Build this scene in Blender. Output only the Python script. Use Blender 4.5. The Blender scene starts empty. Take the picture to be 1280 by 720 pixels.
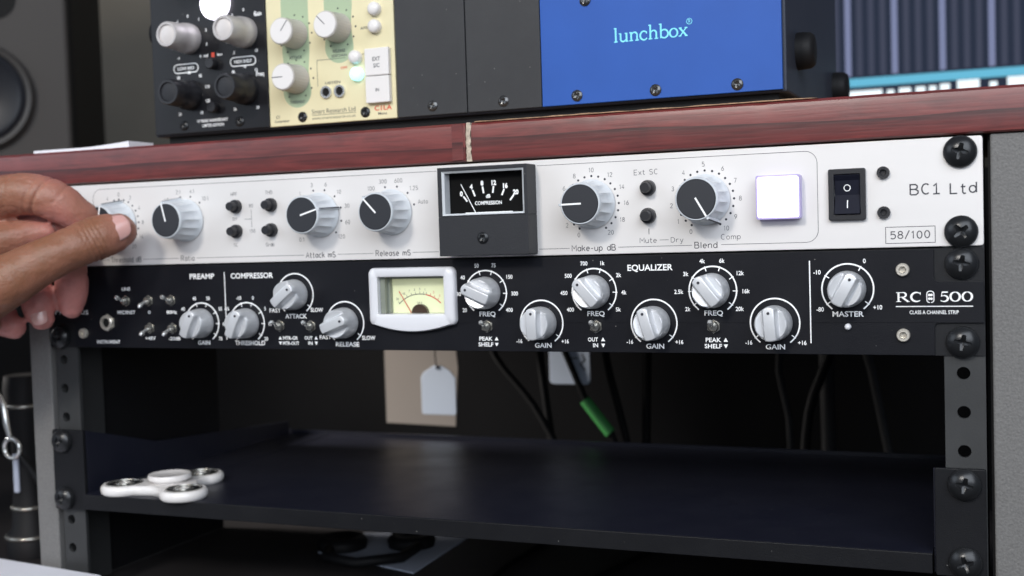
import bpy, bmesh, math, random
from mathutils import Vector, Matrix, noise
random.seed(7)
PI = math.pi
S = 0.001                      # everything below is written in millimetres
SC = bpy.context.scene
COL = SC.collection

# ------------------------------------------------------------------ camera
cam_d = bpy.data.cameras.new('camera')
cam = bpy.data.objects.new('camera', cam_d); COL.objects.link(cam)
F_PX = 1504.55
cam_d.sensor_width = 36.0; cam_d.lens = 36.0 * F_PX / 1280.0
cam_d.clip_start = 0.01; cam_d.clip_end = 20
rv = Vector((0.0516466975543087, 0.3943848327252762, -0.021926558116205377))
Bm = Matrix(((1, 0, 0), (0, 0, -1), (0, 1, 0)))
Rm = Matrix.Rotation(rv.length, 3, rv.normalized()) @ Bm      # rows: right, down, forward
right, down, fwd = Rm[0], Rm[1], Rm[2]
M = Matrix(((right.x, -down.x, -fwd.x), (right.y, -down.y, -fwd.y), (right.z, -down.z, -fwd.z))).to_4x4()
M.translation = Vector((492.846, -512.980, -32.901)) * S
cam.matrix_world = M
cam_d.dof.use_dof = True; cam_d.dof.focus_distance = 0.515; cam_d.dof.aperture_fstop = 10.0
SC.camera = cam

# ------------------------------------------------------------------ world, lamps, exposure
w = bpy.data.worlds.new('World'); SC.world = w; w.use_nodes = True
bg = w.node_tree.nodes['Background']
bg.inputs[0].default_value = (0.62, 0.74, 1.0, 1); bg.inputs[1].default_value = 0.14
def lamp(name, loc, target, size, power, col, sy=None):
    d = bpy.data.lights.new(name, 'AREA'); d.size = size; d.energy = power; d.color = col
    if sy: d.shape = 'RECTANGLE'; d.size_y = sy
    o = bpy.data.objects.new(name, d); COL.objects.link(o)
    o.location = Vector(loc) * S
    o.rotation_euler = (Vector(target) - Vector(loc)).to_track_quat('-Z', 'Y').to_euler()
    return o
lamp('key_lamp', (20, -1650, 870), (260, 0, -40), 0.28, 17, (1.0, 0.95, 0.88))
lamp('window_light', (-1300, -1150, 650), (150, 0, 0), 1.1, 9, (0.80, 0.89, 1.0), 1.1)
lamp('front_fill', (1050, -1350, 760), (240, 0, -40), 1.5, 33, (0.86, 0.92, 1.0), 1.4)  # unseen fill added at front right to lift the key lamp's shadows
sd = bpy.data.lights.new('card_fill_spot', 'SPOT'); sd.energy = 62; sd.spot_size = math.radians(34); sd.spot_blend = 0.6; sd.shadow_soft_size = 0.08; sd.color = (1.0, 0.94, 0.88)  # spot added to brighten the card and labels behind the rack
so = bpy.data.objects.new('card_fill_spot', sd); COL.objects.link(so); so.location = Vector((-520, 95, 60)) * S
so.rotation_euler = (Vector((165, 262, -140)) - Vector((-520, 95, 60))).to_track_quat('-Z', 'Y').to_euler()
SC.view_settings.view_transform = 'Standard'; SC.view_settings.look = 'None'
SC.view_settings.exposure = 0.0; SC.view_settings.gamma = 1.0
SC.render.engine = 'CYCLES'
SC.cycles.max_bounces = 6

# ------------------------------------------------------------------ materials
def mat(name, col, rough=0.5, metal=0.0, emis=None, es=0.0, coat=0.0, bump=0.0, bscale=400.0, vary=0.0, vscale=60.0, spec=0.5, sss=0.0, stretch=None, rvary=0.0):
    m = bpy.data.materials.new(name); m.use_nodes = True
    nt = m.node_tree; N = nt.nodes; L = nt.links; b = N['Principled BSDF']
    b.inputs['Base Color'].default_value = (*col, 1); b.inputs['Roughness'].default_value = rough
    b.inputs['Metallic'].default_value = metal; b.inputs['Specular IOR Level'].default_value = spec
    if coat: b.inputs['Coat Weight'].default_value = coat; b.inputs['Coat Roughness'].default_value = 0.12
    if emis: b.inputs['Emission Color'].default_value = (*emis, 1); b.inputs['Emission Strength'].default_value = es
    if sss:
        b.inputs['Subsurface Weight'].default_value = sss; b.inputs['Subsurface Scale'].default_value = 0.004
        b.inputs['Subsurface Radius'].default_value = (1.0, 0.35, 0.2)
    if bump or vary or rvary:
        tc = N.new('ShaderNodeTexCoord'); mp = N.new('ShaderNodeMapping'); L.new(tc.outputs['Object'], mp.inputs[0])
        if stretch: mp.inputs['Scale'].default_value = stretch
    if bump:
        n = N.new('ShaderNodeTexNoise'); n.inputs['Scale'].default_value = bscale; n.inputs['Detail'].default_value = 4
        L.new(mp.outputs[0], n.inputs[0])
        bp = N.new('ShaderNodeBump'); bp.inputs['Strength'].default_value = bump; bp.inputs['Distance'].default_value = 0.0003
        L.new(n.outputs[0], bp.inputs['Height']); L.new(bp.outputs[0], b.inputs['Normal'])
    if vary:
        n = N.new('ShaderNodeTexNoise'); n.inputs['Scale'].default_value = vscale; n.inputs['Detail'].default_value = 5
        L.new(mp.outputs[0], n.inputs[0])
        r = N.new('ShaderNodeValToRGB'); r.color_ramp.elements[0].position = 0.3; r.color_ramp.elements[1].position = 0.7
        r.color_ramp.elements[0].color = (*[c * (1 - vary) for c in col], 1)
        r.color_ramp.elements[1].color = (*[min(1, c * (1 + vary)) for c in col], 1)
        L.new(n.outputs[0], r.inputs[0]); L.new(r.outputs[0], b.inputs['Base Color'])
    if rvary:
        n = N.new('ShaderNodeTexNoise'); n.inputs['Scale'].default_value = 35; n.inputs['Detail'].default_value = 6
        L.new(mp.outputs[0], n.inputs[0])
        mr = N.new('ShaderNodeMapRange'); mr.inputs['To Min'].default_value = max(0.02, rough - rvary); mr.inputs['To Max'].default_value = min(1, rough + rvary)
        L.new(n.outputs[0], mr.inputs['Value']); L.new(mr.outputs[0], b.inputs['Roughness'])
    return m

def wood_mat():
    m = bpy.data.materials.new('rosewood'); m.use_nodes = True
    nt = m.node_tree; N = nt.nodes; L = nt.links; b = N['Principled BSDF']
    tc = N.new('ShaderNodeTexCoord'); mp = N.new('ShaderNodeMapping'); mp.inputs['Scale'].default_value = (7, 30, 60)
    mp.inputs['Rotation'].default_value = (0, math.radians(-6), 0)
    L.new(tc.outputs['Object'], mp.inputs[0])
    n1 = N.new('ShaderNodeTexNoise'); n1.inputs['Scale'].default_value = 1.9; n1.inputs['Detail'].default_value = 10; n1.inputs['Roughness'].default_value = 0.62; n1.inputs['Distortion'].default_value = 1.6
    mpn = N.new('ShaderNodeMapping'); mpn.inputs['Scale'].default_value = (11, 30, 48); mpn.inputs['Rotation'].default_value = (0, math.radians(-9), 0); L.new(tc.outputs['Object'], mpn.inputs[0]); L.new(mpn.outputs[0], n1.inputs[0])
    r1 = N.new('ShaderNodeValToRGB'); e = r1.color_ramp.elements
    e[0].position = 0.22; e[0].color = (0.085, 0.016, 0.017, 1); e[1].position = 0.66; e[1].color = (0.190, 0.034, 0.030, 1)
    e.new(0.45).color = (0.140, 0.026, 0.024, 1)
    L.new(n1.outputs[0], r1.inputs[0])
    # dark growth lines
    wv = N.new('ShaderNodeTexWave'); wv.wave_type = 'BANDS'; wv.bands_direction = 'Z'; wv.wave_profile = 'SAW'
    wv.inputs['Scale'].default_value = 0.36; wv.inputs['Distortion'].default_value = 6.0; wv.inputs['Detail'].default_value = 3.0; wv.inputs['Detail Scale'].default_value = 0.75; wv.inputs['Detail Roughness'].default_value = 0.55
    L.new(mp.outputs[0], wv.inputs[0])
    r2 = N.new('ShaderNodeValToRGB'); e = r2.color_ramp.elements
    e[0].position = 0.0; e[0].color = (1, 1, 1, 1); e[1].position = 1.0; e[1].color = (0.10, 0.08, 0.10, 1); e.new(0.72).color = (0.86, 0.82, 0.82, 1); e.new(0.93).color = (0.50, 0.42, 0.44, 1)
    L.new(wv.outputs[0], r2.inputs[0])
    mx = N.new('ShaderNodeMix'); mx.data_type = 'RGBA'; mx.blend_type = 'MULTIPLY'; mx.inputs['Factor'].default_value = 0.8
    L.new(r1.outputs[0], mx.inputs[6]); L.new(r2.outputs[0], mx.inputs[7])
    # fine pores
    mp2 = N.new('ShaderNodeMapping'); mp2.inputs['Scale'].default_value = (40, 300, 900); L.new(tc.outputs['Object'], mp2.inputs[0])
    n3 = N.new('ShaderNodeTexNoise'); n3.inputs['Scale'].default_value = 1.0; n3.inputs['Detail'].default_value = 3; L.new(mp2.outputs[0], n3.inputs[0])
    r3 = N.new('ShaderNodeValToRGB'); r3.color_ramp.elements[0].position = 0.35; r3.color_ramp.elements[0].color = (0.72, 0.7, 0.7, 1); r3.color_ramp.elements[1].position = 0.5
    L.new(n3.outputs[0], r3.inputs[0])
    mx2 = N.new('ShaderNodeMix'); mx2.data_type = 'RGBA'; mx2.blend_type = 'MULTIPLY'; mx2.inputs['Factor'].default_value = 1.0
    L.new(mx.outputs[2], mx2.inputs[6]); L.new(r3.outputs[0], mx2.inputs[7])
    L.new(mx2.outputs[2], b.inputs['Base Color'])
    b.inputs['Roughness'].default_value = 0.42; b.inputs['Coat Weight'].default_value = 0.35; b.inputs['Coat Roughness'].default_value = 0.33
    bw = N.new('ShaderNodeBump'); bw.inputs['Strength'].default_value = 0.25; bw.inputs['Distance'].default_value = 0.0003; L.new(n3.outputs[0], bw.inputs['Height']); L.new(bw.outputs[0], b.inputs['Normal'])
    return m

def skin_mat():
    m = bpy.data.materials.new('skin'); m.use_nodes = True
    nt = m.node_tree; N = nt.nodes; L = nt.links; b = N['Principled BSDF']
    at = N.new('ShaderNodeAttribute'); at.attribute_name = 'pink'
    tc = N.new('ShaderNodeTexCoord')
    n = N.new('ShaderNodeTexNoise'); n.inputs['Scale'].default_value = 70; n.inputs['Detail'].default_value = 6; L.new(tc.outputs['Object'], n.inputs[0])
    ad = N.new('ShaderNodeMath'); ad.operation = 'MULTIPLY_ADD'; ad.inputs[1].default_value = 0.5; ad.inputs[2].default_value = -0.25
    L.new(n.outputs[0], ad.inputs[0])
    a2 = N.new('ShaderNodeMath'); a2.operation = 'ADD'; a2.use_clamp = True
    L.new(ad.outputs[0], a2.inputs[0]); L.new(at.outputs['Fac'], a2.inputs[1])
    r = N.new('ShaderNodeValToRGB'); e = r.color_ramp.elements
    e[0].position = 0.0; e[0].color = (0.225, 0.095, 0.050, 1); e[1].position = 1.0; e[1].color = (0.56, 0.225, 0.20, 1)
    e.new(0.5).color = (0.35, 0.150, 0.105, 1)
    L.new(a2.outputs[0], r.inputs[0])
    n4 = N.new('ShaderNodeTexNoise'); n4.inputs['Scale'].default_value = 420; n4.inputs['Detail'].default_value = 3; L.new(tc.outputs['Object'], n4.inputs[0])
    mr = N.new('ShaderNodeMapRange'); mr.inputs['To Min'].default_value = 0.86; mr.inputs['To Max'].default_value = 1.12; L.new(n4.outputs[0], mr.inputs['Value'])
    mx = N.new('ShaderNodeMix'); mx.data_type = 'RGBA'; mx.blend_type = 'MULTIPLY'; mx.inputs['Factor'].default_value = 1
    L.new(r.outputs[0], mx.inputs[6]); L.new(mr.outputs[0], mx.inputs[7]); L.new(mx.outputs[2], b.inputs['Base Color'])
    v = N.new('ShaderNodeTexVoronoi'); v.inputs['Scale'].default_value = 900; L.new(tc.outputs['Object'], v.inputs[0])
    mpw = N.new('ShaderNodeMapping'); mpw.inputs['Scale'].default_value = (220, 220, 70); mpw.inputs['Rotation'].default_value = (0, math.radians(28), 0)
    L.new(tc.outputs['Object'], mpw.inputs[0])
    nw = N.new('ShaderNodeTexNoise'); nw.inputs['Scale'].default_value = 1.0; nw.inputs['Detail'].default_value = 3; L.new(mpw.outputs[0], nw.inputs[0])
    am = N.new('ShaderNodeMath'); am.operation = 'MULTIPLY_ADD'; am.inputs[1].default_value = 2.2
    L.new(nw.outputs[0], am.inputs[0]); L.new(v.outputs[0], am.inputs[2])
    bp = N.new('ShaderNodeBump'); bp.inputs['Strength'].default_value = 0.38; bp.inputs['Distance'].default_value = 0.0003
    L.new(am.outputs[0], bp.inputs['Height']); L.new(bp.outputs[0], b.inputs['Normal'])
    b.inputs['Roughness'].default_value = 0.48
    b.inputs['Subsurface Weight'].default_value = 0.18; b.inputs['Subsurface Scale'].default_value = 0.0035; b.inputs['Subsurface Radius'].default_value = (1, 0.3, 0.18)
    return m

MT = dict(
    silver=mat('pale_anodised_panel', (0.72, 0.695, 0.68), 0.42, 0.15, bump=0.05, bscale=900, vary=0.02, vscale=12, stretch=(1, 1, 6), rvary=0.05),
    blackpanel=mat('black_painted_panel', (0.0052, 0.0056, 0.0085), 0.42, bump=0.2, bscale=2600, rvary=0.10, spec=0.22),
    blackear=mat('black_ear', (0.0075, 0.008, 0.010), 0.46, bump=0.3, bscale=2600, spec=0.28),
    ink=mat('dark_print', (0.03, 0.03, 0.04), 0.6), inkgrey=mat('grey_print', (0.06, 0.06, 0.07), 0.6),
    white=mat('white_print', (0.90, 0.90, 0.90), 0.6),
    knobgrey=mat('pale_grey_knob', (0.62, 0.65, 0.68), 0.38, bump=0.08, bscale=1500, vary=0.05, vscale=90, rvary=0.08),
    cap=mat('charcoal_cap', (0.026, 0.028, 0.034), 0.46, bump=0.1, bscale=1500, spec=0.35),
    knobsilver=mat('satin_silver_knob', (0.66, 0.67, 0.69), 0.36, 0.4, bump=0.06, bscale=1800, rvary=0.06),
    chrome=mat('chrome', (0.80, 0.80, 0.78), 0.18, 0.75), nickel=mat('nickel', (0.72, 0.67, 0.58), 0.28, 0.55, bump=0.2, bscale=2500),
    screw=mat('black_oxide_screw', (0.018, 0.019, 0.021), 0.28, 0.35, rvary=0.08),
    blackplastic=mat('black_plastic', (0.014, 0.014, 0.017), 0.36, bump=0.12, bscale=2000, rvary=0.06),
    hole=mat('hole_dark', (0.003, 0.003, 0.003), 0.9),
    meterface=mat('black_meter_face', (0.003, 0.003, 0.003), 0.6, spec=0.1),
    meterframe=mat('charcoal_meter_plastic', (0.022, 0.023, 0.027), 0.5, bump=0.25, bscale=1800, spec=0.3),
    clear=mat('clear_plastic_glare', (0.62, 0.64, 0.66), 0.12, 0.0, coat=0.6),  # opaque pale grey stands in for glare along the clear plastic edges
    bezel=mat('white_plastic', (0.70, 0.70, 0.73), 0.32, coat=0.2),
    smoke=mat('grey_meter_wall', (0.22, 0.24, 0.20), 0.3),
    vuface=mat('lit_yellow_dial', (0.62, 0.65, 0.42), 0.55, emis=(0.82, 0.84, 0.52), es=0.22),
    red=mat('red_print', (0.62, 0.07, 0.04), 0.5),
    litwhite=mat('lit_white_button', (0.9, 0.9, 0.95), 0.4, emis=(0.90, 0.86, 1.0), es=3.4),
    purple=mat('glowing_violet_rim', (0.30, 0.27, 0.42), 0.3, emis=(0.42, 0.33, 0.85), es=0.22),  # rim is no lamp; its glow stands in for the button's violet spill
    cabgrey=mat('grey_textured_laminate', (0.140, 0.136, 0.132), 0.62, bump=0.9, bscale=900, vary=0.16, vscale=1100),
    railgrey=mat('dark_grey_rail', (0.050, 0.051, 0.052), 0.45, 0.3, spec=0.3, bump=0.15, bscale=1500, vary=0.15, vscale=30),
    tray=mat('black_coat_blue_sheen', (0.0095, 0.0105, 0.020), 0.36, bump=0.3, bscale=1800, rvary=0.10, spec=0.4),  # bluish sheen reflected by the shelf is put into this base colour
    traylip=mat('black_powder_coat_lip', (0.0065, 0.0068, 0.0085), 0.48, bump=0.3, bscale=1800, spec=0.18),
    wood=wood_mat(), filler=mat('beige_filler', (0.50, 0.42, 0.33), 0.8, bump=0.6, bscale=900, vary=0.35, vscale=500),
    core=mat('raw_board_edge', (0.36, 0.22, 0.13), 0.8, vary=0.35, vscale=600),
    spinner=mat('white_spinner_plastic', (0.80, 0.77, 0.75), 0.3, coat=0.2), steel=mat('steel', (0.34, 0.33, 0.30), 0.25, 0.8),
    slate=mat('slate_metal', (0.024, 0.030, 0.046), 0.5, 0.0, spec=0.3, bump=0.15, bscale=1600, vary=0.08, vscale=20),
    slate2=mat('charcoal_blank', (0.030, 0.031, 0.034), 0.5, 0.0, spec=0.3, bump=0.15, bscale=1600, vary=0.12, vscale=25),
    blue=mat('blue_panel_paint', (0.024, 0.092, 0.37), 0.5, spec=0.25, vary=0.04, vscale=40, bump=0.05, bscale=900),
    cyan=mat('pale_cyan_print', (0.22, 0.74, 0.90), 0.55),
    eqblack=mat('black_module_face', (0.008, 0.008, 0.010), 0.3, spec=0.3),
    cream=mat('cream_panel', (0.70, 0.63, 0.40), 0.5, vary=0.03, vscale=40), green=mat('sage_green_print', (0.36, 0.45, 0.29), 0.55),
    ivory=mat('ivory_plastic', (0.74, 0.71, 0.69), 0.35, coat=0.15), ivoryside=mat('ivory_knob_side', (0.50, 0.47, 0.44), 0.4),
    silverknob2=mat('brushed_aluminium', (0.50, 0.47, 0.46), 0.42, 0.3), alucap=mat('spun_aluminium_cap', (0.62, 0.58, 0.56), 0.4, 0.2),
    cyanled=mat('lit_cyan_lamp', (0.4, 0.9, 1), 0.4, emis=(0.42, 0.95, 1.0), es=1.3),
    gunmetal=mat('gunmetal', (0.10, 0.10, 0.10), 0.25, 0.8),
    rubber=mat('black_rubber', (0.006, 0.006, 0.007), 0.6, spec=0.25), redglow=mat('lit_red_lamp', (0.8, 0.05, 0.02), 0.5, emis=(1, 0.08, 0.02), es=1.2),
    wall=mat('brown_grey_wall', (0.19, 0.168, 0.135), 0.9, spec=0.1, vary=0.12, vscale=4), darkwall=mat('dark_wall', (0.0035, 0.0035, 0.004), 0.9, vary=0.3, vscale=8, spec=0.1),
    desk=mat('dark_desk', (0.020, 0.018, 0.019), 0.6, vary=0.2, vscale=12, spec=0.2), paper=mat('white_paper', (0.78, 0.78, 0.84), 0.8, bump=0.1, bscale=300),
    greypaper=mat('bluish_paper', (0.42, 0.46, 0.56), 0.8), card=mat('beige_card', (0.24, 0.21, 0.185), 0.8), tag=mat('pale_blue_tag', (0.50, 0.57, 0.68), 0.6),
    cable=mat('black_cable', (0.003, 0.003, 0.0035), 0.6, spec=0.1), greycable=mat('grey_cable', (0.012, 0.012, 0.013), 0.6, spec=0.2), greentape=mat('green_tape', (0.025, 0.20, 0.04), 0.6),
    spkbaffle=mat('speaker_baffle', (0.034, 0.030, 0.028), 0.55, spec=0.3), spkbody=mat('speaker_body', (0.014, 0.013, 0.012), 0.7, spec=0.2),
    cone=mat('speaker_cone', (0.010, 0.011, 0.015), 0.4, spec=0.4), surround=mat('speaker_surround', (0.045, 0.042, 0.040), 0.45),
    screen=mat('screen_dark', (0.004, 0.004, 0.004), 0.6, spec=0.05, emis=(0.018, 0.026, 0.050), es=1.0),
    scr_dim=mat('screen_dim_strip', (0.004, 0.004, 0.004), 0.6, spec=0.05, emis=(0.050, 0.058, 0.095), es=1.0),
    scr_line=mat('screen_bright_strip', (0.004, 0.004, 0.004), 0.6, spec=0.05, emis=(0.20, 0.23, 0.38), es=1.0),
    scr_cyan=mat('screen_cyan', (0.004, 0.004, 0.004), 0.6, spec=0.05, emis=(0.14, 0.50, 0.70), es=1.0),
    scr_white=mat('screen_white', (0.004, 0.004, 0.004), 0.6, spec=0.05, emis=(0.85, 0.95, 1.0), es=1.2),
    skin=skin_mat(), nail=mat('nail', (0.60, 0.33, 0.30), 0.28, coat=0.3, sss=0.15),
)

def smudge(m, amt, scale=22):
    nt = m.node_tree; N = nt.nodes; L = nt.links; b = N['Principled BSDF']
    tc = N.new('ShaderNodeTexCoord'); n = N.new('ShaderNodeTexNoise'); n.inputs['Scale'].default_value = scale; n.inputs['Detail'].default_value = 9; n.inputs['Roughness'].default_value = .7
    L.new(tc.outputs['Object'], n.inputs[0]); r = N.new('ShaderNodeValToRGB')
    c = list(b.inputs['Base Color'].default_value); r.color_ramp.elements[0].position = .35; r.color_ramp.elements[1].position = .68
    r.color_ramp.elements[0].color = c; r.color_ramp.elements[1].color = (*[min(1, x + amt) for x in c[:3]], 1)
    v = N.new('ShaderNodeTexVoronoi'); v.inputs['Scale'].default_value = 260; L.new(tc.outputs['Object'], v.inputs[0])
    r2 = N.new('ShaderNodeValToRGB'); r2.color_ramp.elements[0].position = 0.035; r2.color_ramp.elements[0].color = (1, 1, 1, 1); r2.color_ramp.elements[1].position = .06; r2.color_ramp.elements[1].color = (0, 0, 0, 1)
    L.new(v.outputs['Distance'], r2.inputs[0])
    w_ = N.new('ShaderNodeTexWhiteNoise'); L.new(v.outputs['Color'], w_.inputs['Vector']); g = N.new('ShaderNodeMath'); g.operation = 'GREATER_THAN'; g.inputs[1].default_value = .8; L.new(w_.outputs[0], g.inputs[0])
    mu = N.new('ShaderNodeMath'); mu.operation = 'MULTIPLY'; L.new(r2.outputs[0], mu.inputs[0]); L.new(g.outputs[0], mu.inputs[1])
    mx = N.new('ShaderNodeMix'); mx.data_type = 'RGBA'; L.new(mu.outputs[0], mx.inputs[0]); L.new(n.outputs[0], r.inputs[0]); L.new(r.outputs[0], mx.inputs[6]); mx.inputs[7].default_value = (.30, .29, .27, 1)
    for l in list(L):
        if l.to_socket == b.inputs['Base Color']: L.remove(l)
    L.new(mx.outputs[2], b.inputs['Base Color'])
for k_, a_ in (('blackpanel', .0022), ('tray', .004), ('traylip', .004), ('blackear', .0022), ('slate', .009), ('slate2', .008), ('eqblack', .003), ('meterframe', .004)): smudge(MT[k_], a_)

# ------------------------------------------------------------------ mesh builder
class MB:
    def __init__(s): s.v = []; s.f = []; s.m = []; s.mi = 0
    def add(s, vs, fs):
        o = len(s.v); s.v += [tuple(a) for a in vs]; s.f += [tuple(i + o for i in f) for f in fs]; s.m += [s.mi] * len(fs); return s
    def box(s, x0, x1, y0, y1, z0, z1):
        v = [(x, y, z) for x in (x0, x1) for y in (y0, y1) for z in (z0, z1)]
        return s.add(v, [(0, 1, 3, 2), (4, 6, 7, 5), (0, 4, 5, 1), (2, 3, 7, 6), (0, 2, 6, 4), (1, 5, 7, 3)])
    def prism(s, poly, y0, y1, back=True):      # poly in (x,z), counter-clockwise seen from -y; y0 front
        n = len(poly)
        v = [(x, y0, z) for x, z in poly] + [(x, y1, z) for x, z in poly]
        f = [tuple(range(n))] + [((i + 1) % n, i, n + i, n + (i + 1) % n) for i in range(n)]
        if back: f.append(tuple(range(2 * n - 1, n - 1, -1)))
        return s.add(v, f)
    def frame(s, outer, inner, y0, y1, yi=None):    # ring; yi: depth of the inner edge at the front
        n = len(outer); yi = y0 if yi is None else yi
        v = [(x, y0, z) for x, z in outer] + [(x, yi, z) for x, z in inner] + [(x, y1, z) for x, z in outer] + [(x, y1, z) for x, z in inner]
        f = []
        for i in range(n):
            j = (i + 1) % n
            f += [(i, j, n + j, n + i), (j, i, 2 * n + i, 2 * n + j), (n + i, n + j, 3 * n + j, 3 * n + i), (2 * n + j, 2 * n + i, 3 * n + i, 3 * n + j)]
        return s.add(v, f)
    def lathe(s, prof, seg=40, c=(0, 0, 0), axis='y', cap0=True, cap1=True, rf=None):   # prof [(r, y)]
        v = []; f = []
        for k, (r, y) in enumerate(prof):
            for i in range(seg):
                a = 2 * PI * i / seg; rr = r * (rf(a, k) if rf else 1)
                p = (math.sin(a) * rr, y, math.cos(a) * rr)
                if axis == 'z': p = (p[0], p[2], p[1])
                elif axis == 'x': p = (p[1], p[0], p[2])
                v.append((p[0] + c[0], p[1] + c[1], p[2] + c[2]))
        for k in range(len(prof) - 1):
            for i in range(seg):
                j = (i + 1) % seg
                f.append((k * seg + i, k * seg + j, (k + 1) * seg + j, (k + 1) * seg + i))
        if cap0: f.append(tuple(range(seg - 1, -1, -1)))
        if cap1: f.append(tuple(range((len(prof) - 1) * seg, len(prof) * seg)))
        return s.add(v, f)
    def hdisc(s, hf, R, rings, seg, skirt, ybase=0.0):   # height-mapped disc facing -y with a side wall; skirt [(r,y)]
        v = [(0, -hf(0, 0), 0)]; f = []
        for k in range(1, rings + 1):
            r = R * k / rings
            for i in range(seg):
                a = 2 * PI * i / seg; x, z = r * math.sin(a), r * math.cos(a); v.append((x, -hf(x, z), z))
        for i in range(seg): f.append((0, 1 + (i + 1) % seg, 1 + i))
        for k in range(rings - 1):
            for i in range(seg):
                j = (i + 1) % seg; a0 = 1 + k * seg; a1 = a0 + seg
                f.append((a0 + i, a0 + j, a1 + j, a1 + i))
        last = 1 + (rings - 1) * seg
        for (r, y) in skirt:
            st = len(v)
            for i in range(seg):
                a = 2 * PI * i / seg; v.append((r * math.sin(a), y, r * math.cos(a)))
            for i in range(seg):
                j = (i + 1) % seg; f.append((last + i, last + j, st + j, st + i))
            last = st
        return s.add(v, f)
    def tube(s, pts, rad, seg=12, cap=True, flat=1.0):
        pts = [Vector(p) for p in pts]; n = len(pts)
        if not hasattr(rad, '__len__'): rad = [rad] * n
        v = []; f = []; up = None
        for k, p in enumerate(pts):
            t = (pts[min(k + 1, n - 1)] - pts[max(k - 1, 0)]).normalized()
            if up is None:
                up = Vector((0, 0, 1)) if abs(t.z) < 0.9 else Vector((1, 0, 0))
            up = (up - t * up.dot(t)).normalized(); sd = t.cross(up)
            for i in range(seg):
                a = 2 * PI * i / seg; v.append(p + (up * math.cos(a) * flat + sd * math.sin(a)) * rad[k])
        for k in range(n - 1):
            for i in range(seg):
                j = (i + 1) % seg; f.append((k * seg + i, k * seg + j, (k + 1) * seg + j, (k + 1) * seg + i))
        if cap: f += [tuple(range(seg - 1, -1, -1)), tuple(range((n - 1) * seg, n * seg))]
        return s.add(v, f)
    def ribbon(s, pts, w, y, closed=False):      # flat mitred line in the xz plane facing -y
        n = len(pts); ws = w if hasattr(w, '__len__') else [w] * n
        L_, R_ = [], []
        for k in range(n):
            a = Vector(pts[k - 1]) if (k > 0 or closed) else None
            b = Vector(pts[k]); c = Vector(pts[(k + 1) % n]) if (k < n - 1 or closed) else None
            d1 = (b - a).normalized() if a is not None else None
            d2 = (c - b).normalized() if c is not None else None
            if d1 is None: d1 = d2
            if d2 is None: d2 = d1
            n1 = Vector((-d1.y, d1.x)); n2 = Vector((-d2.y, d2.x)); m = (n1 + n2)
            m = n1 if m.length < 1e-3 else m.normalized()
            q = min(1.6, 1 / max(0.3, m.dot(n1)))
            L_.append(b + m * ws[k] / 2 * q); R_.append(b - m * ws[k] / 2 * q)
        v = [(p.x, y, p.y) for p in L_] + [(p.x, y, p.y) for p in R_]
        f = [(k, n + k, n + (k + 1) % n, (k + 1) % n) for k in range(n if closed else n - 1)]
        return s.add(v, f)
    def poly(s, pts, y): return s.add([(x, y, z) for x, z in pts], [tuple(range(len(pts)))])
    def mesh(s, name, mats, smooth=None):
        me = bpy.data.meshes.new(name)
        me.from_pydata([(a * S, b * S, c * S) for a, b, c in s.v], [], s.f)
        for m in (mats if isinstance(mats, (list, tuple)) else [mats]): me.materials.append(MT[m] if isinstance(m, str) else m)
        me.polygons.foreach_set('material_index', s.m)
        if smooth is not None:
            me.polygons.foreach_set('use_smooth', [True] * len(me.polygons)); me.set_sharp_from_angle(angle=math.radians(smooth))
        me.update(); return me

WL = {}      # world location (mm) of every object that parents others
def place(name, me, parent=None, loc=(0, 0, 0), rot=None, bevel=0, bseg=2, recentre=True):
    loc = Vector(loc)
    if recentre and me.users == 0:      # put the origin inside the piece
        c = sum((v.co for v in me.vertices), Vector()) / max(1, len(me.vertices))
        if rot is None and loc.length == 0:
            me.transform(Matrix.Translation(-c)); loc = c / S
    o = bpy.data.objects.new(name, me); COL.objects.link(o)
    WL[o] = loc
    if parent is not None:
        o.parent = parent; o.location = (loc - WL[parent]) * S
    else: o.location = loc * S
    if rot: o.rotation_euler = rot
    if bevel:
        b = o.modifiers.new('bevel', 'BEVEL'); b.width = bevel * S; b.segments = bseg; b.limit_method = 'ANGLE'; b.angle_limit = math.radians(40)
        b.harden_normals = False
    return o
def part(name, mb, mt, parent, smooth=None, bevel=0, **k): return place(name, mb.mesh(name, mt, smooth), parent, bevel=bevel, **k)
def thing(name, label, cat, loc, group=None):
    o = bpy.data.objects.new(name, None); COL.objects.link(o); o.empty_display_size = 0.01
    o.location = Vector(loc) * S; WL[o] = Vector(loc); o['label'] = label; o['category'] = cat
    if group: o['group'] = group
    return o
def tag(o, label, cat, group=None):
    o['label'] = label; o['category'] = cat
    if group: o['group'] = group
    return o
def struct(name, mb, mt, **k):
    o = part(name, mb, mt, None, **k); o['kind'] = 'structure'; return o
def rrect(x0, x1, z0, z1, r, n=5):
    p = []
    for cx, cz, a0 in ((x1 - r, z0 + r, -90), (x1 - r, z1 - r, 0), (x0 + r, z1 - r, 90), (x0 + r, z0 + r, 180)):
        for k in range(n + 1):
            a = math.radians(a0 + 90 * k / n); p.append((cx + r * math.cos(a), cz + r * math.sin(a)))
    return p
def circ(cx, cz, r, n=32): return [(cx + r * math.cos(2 * PI * k / n), cz + r * math.sin(2 * PI * k / n)) for k in range(n)]
def arc(cx, cz, r, a0, a1, n=40):     # clock angles (0 up, clockwise) in degrees
    return [(cx + r * math.sin(math.radians(a0 + (a1 - a0) * k / n)), cz + r * math.cos(math.radians(a0 + (a1 - a0) * k / n))) for k in range(n + 1)]
def at_clock(cx, cz, r, a): return (cx + r * math.sin(math.radians(a)), cz + r * math.cos(math.radians(a)))

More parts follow.
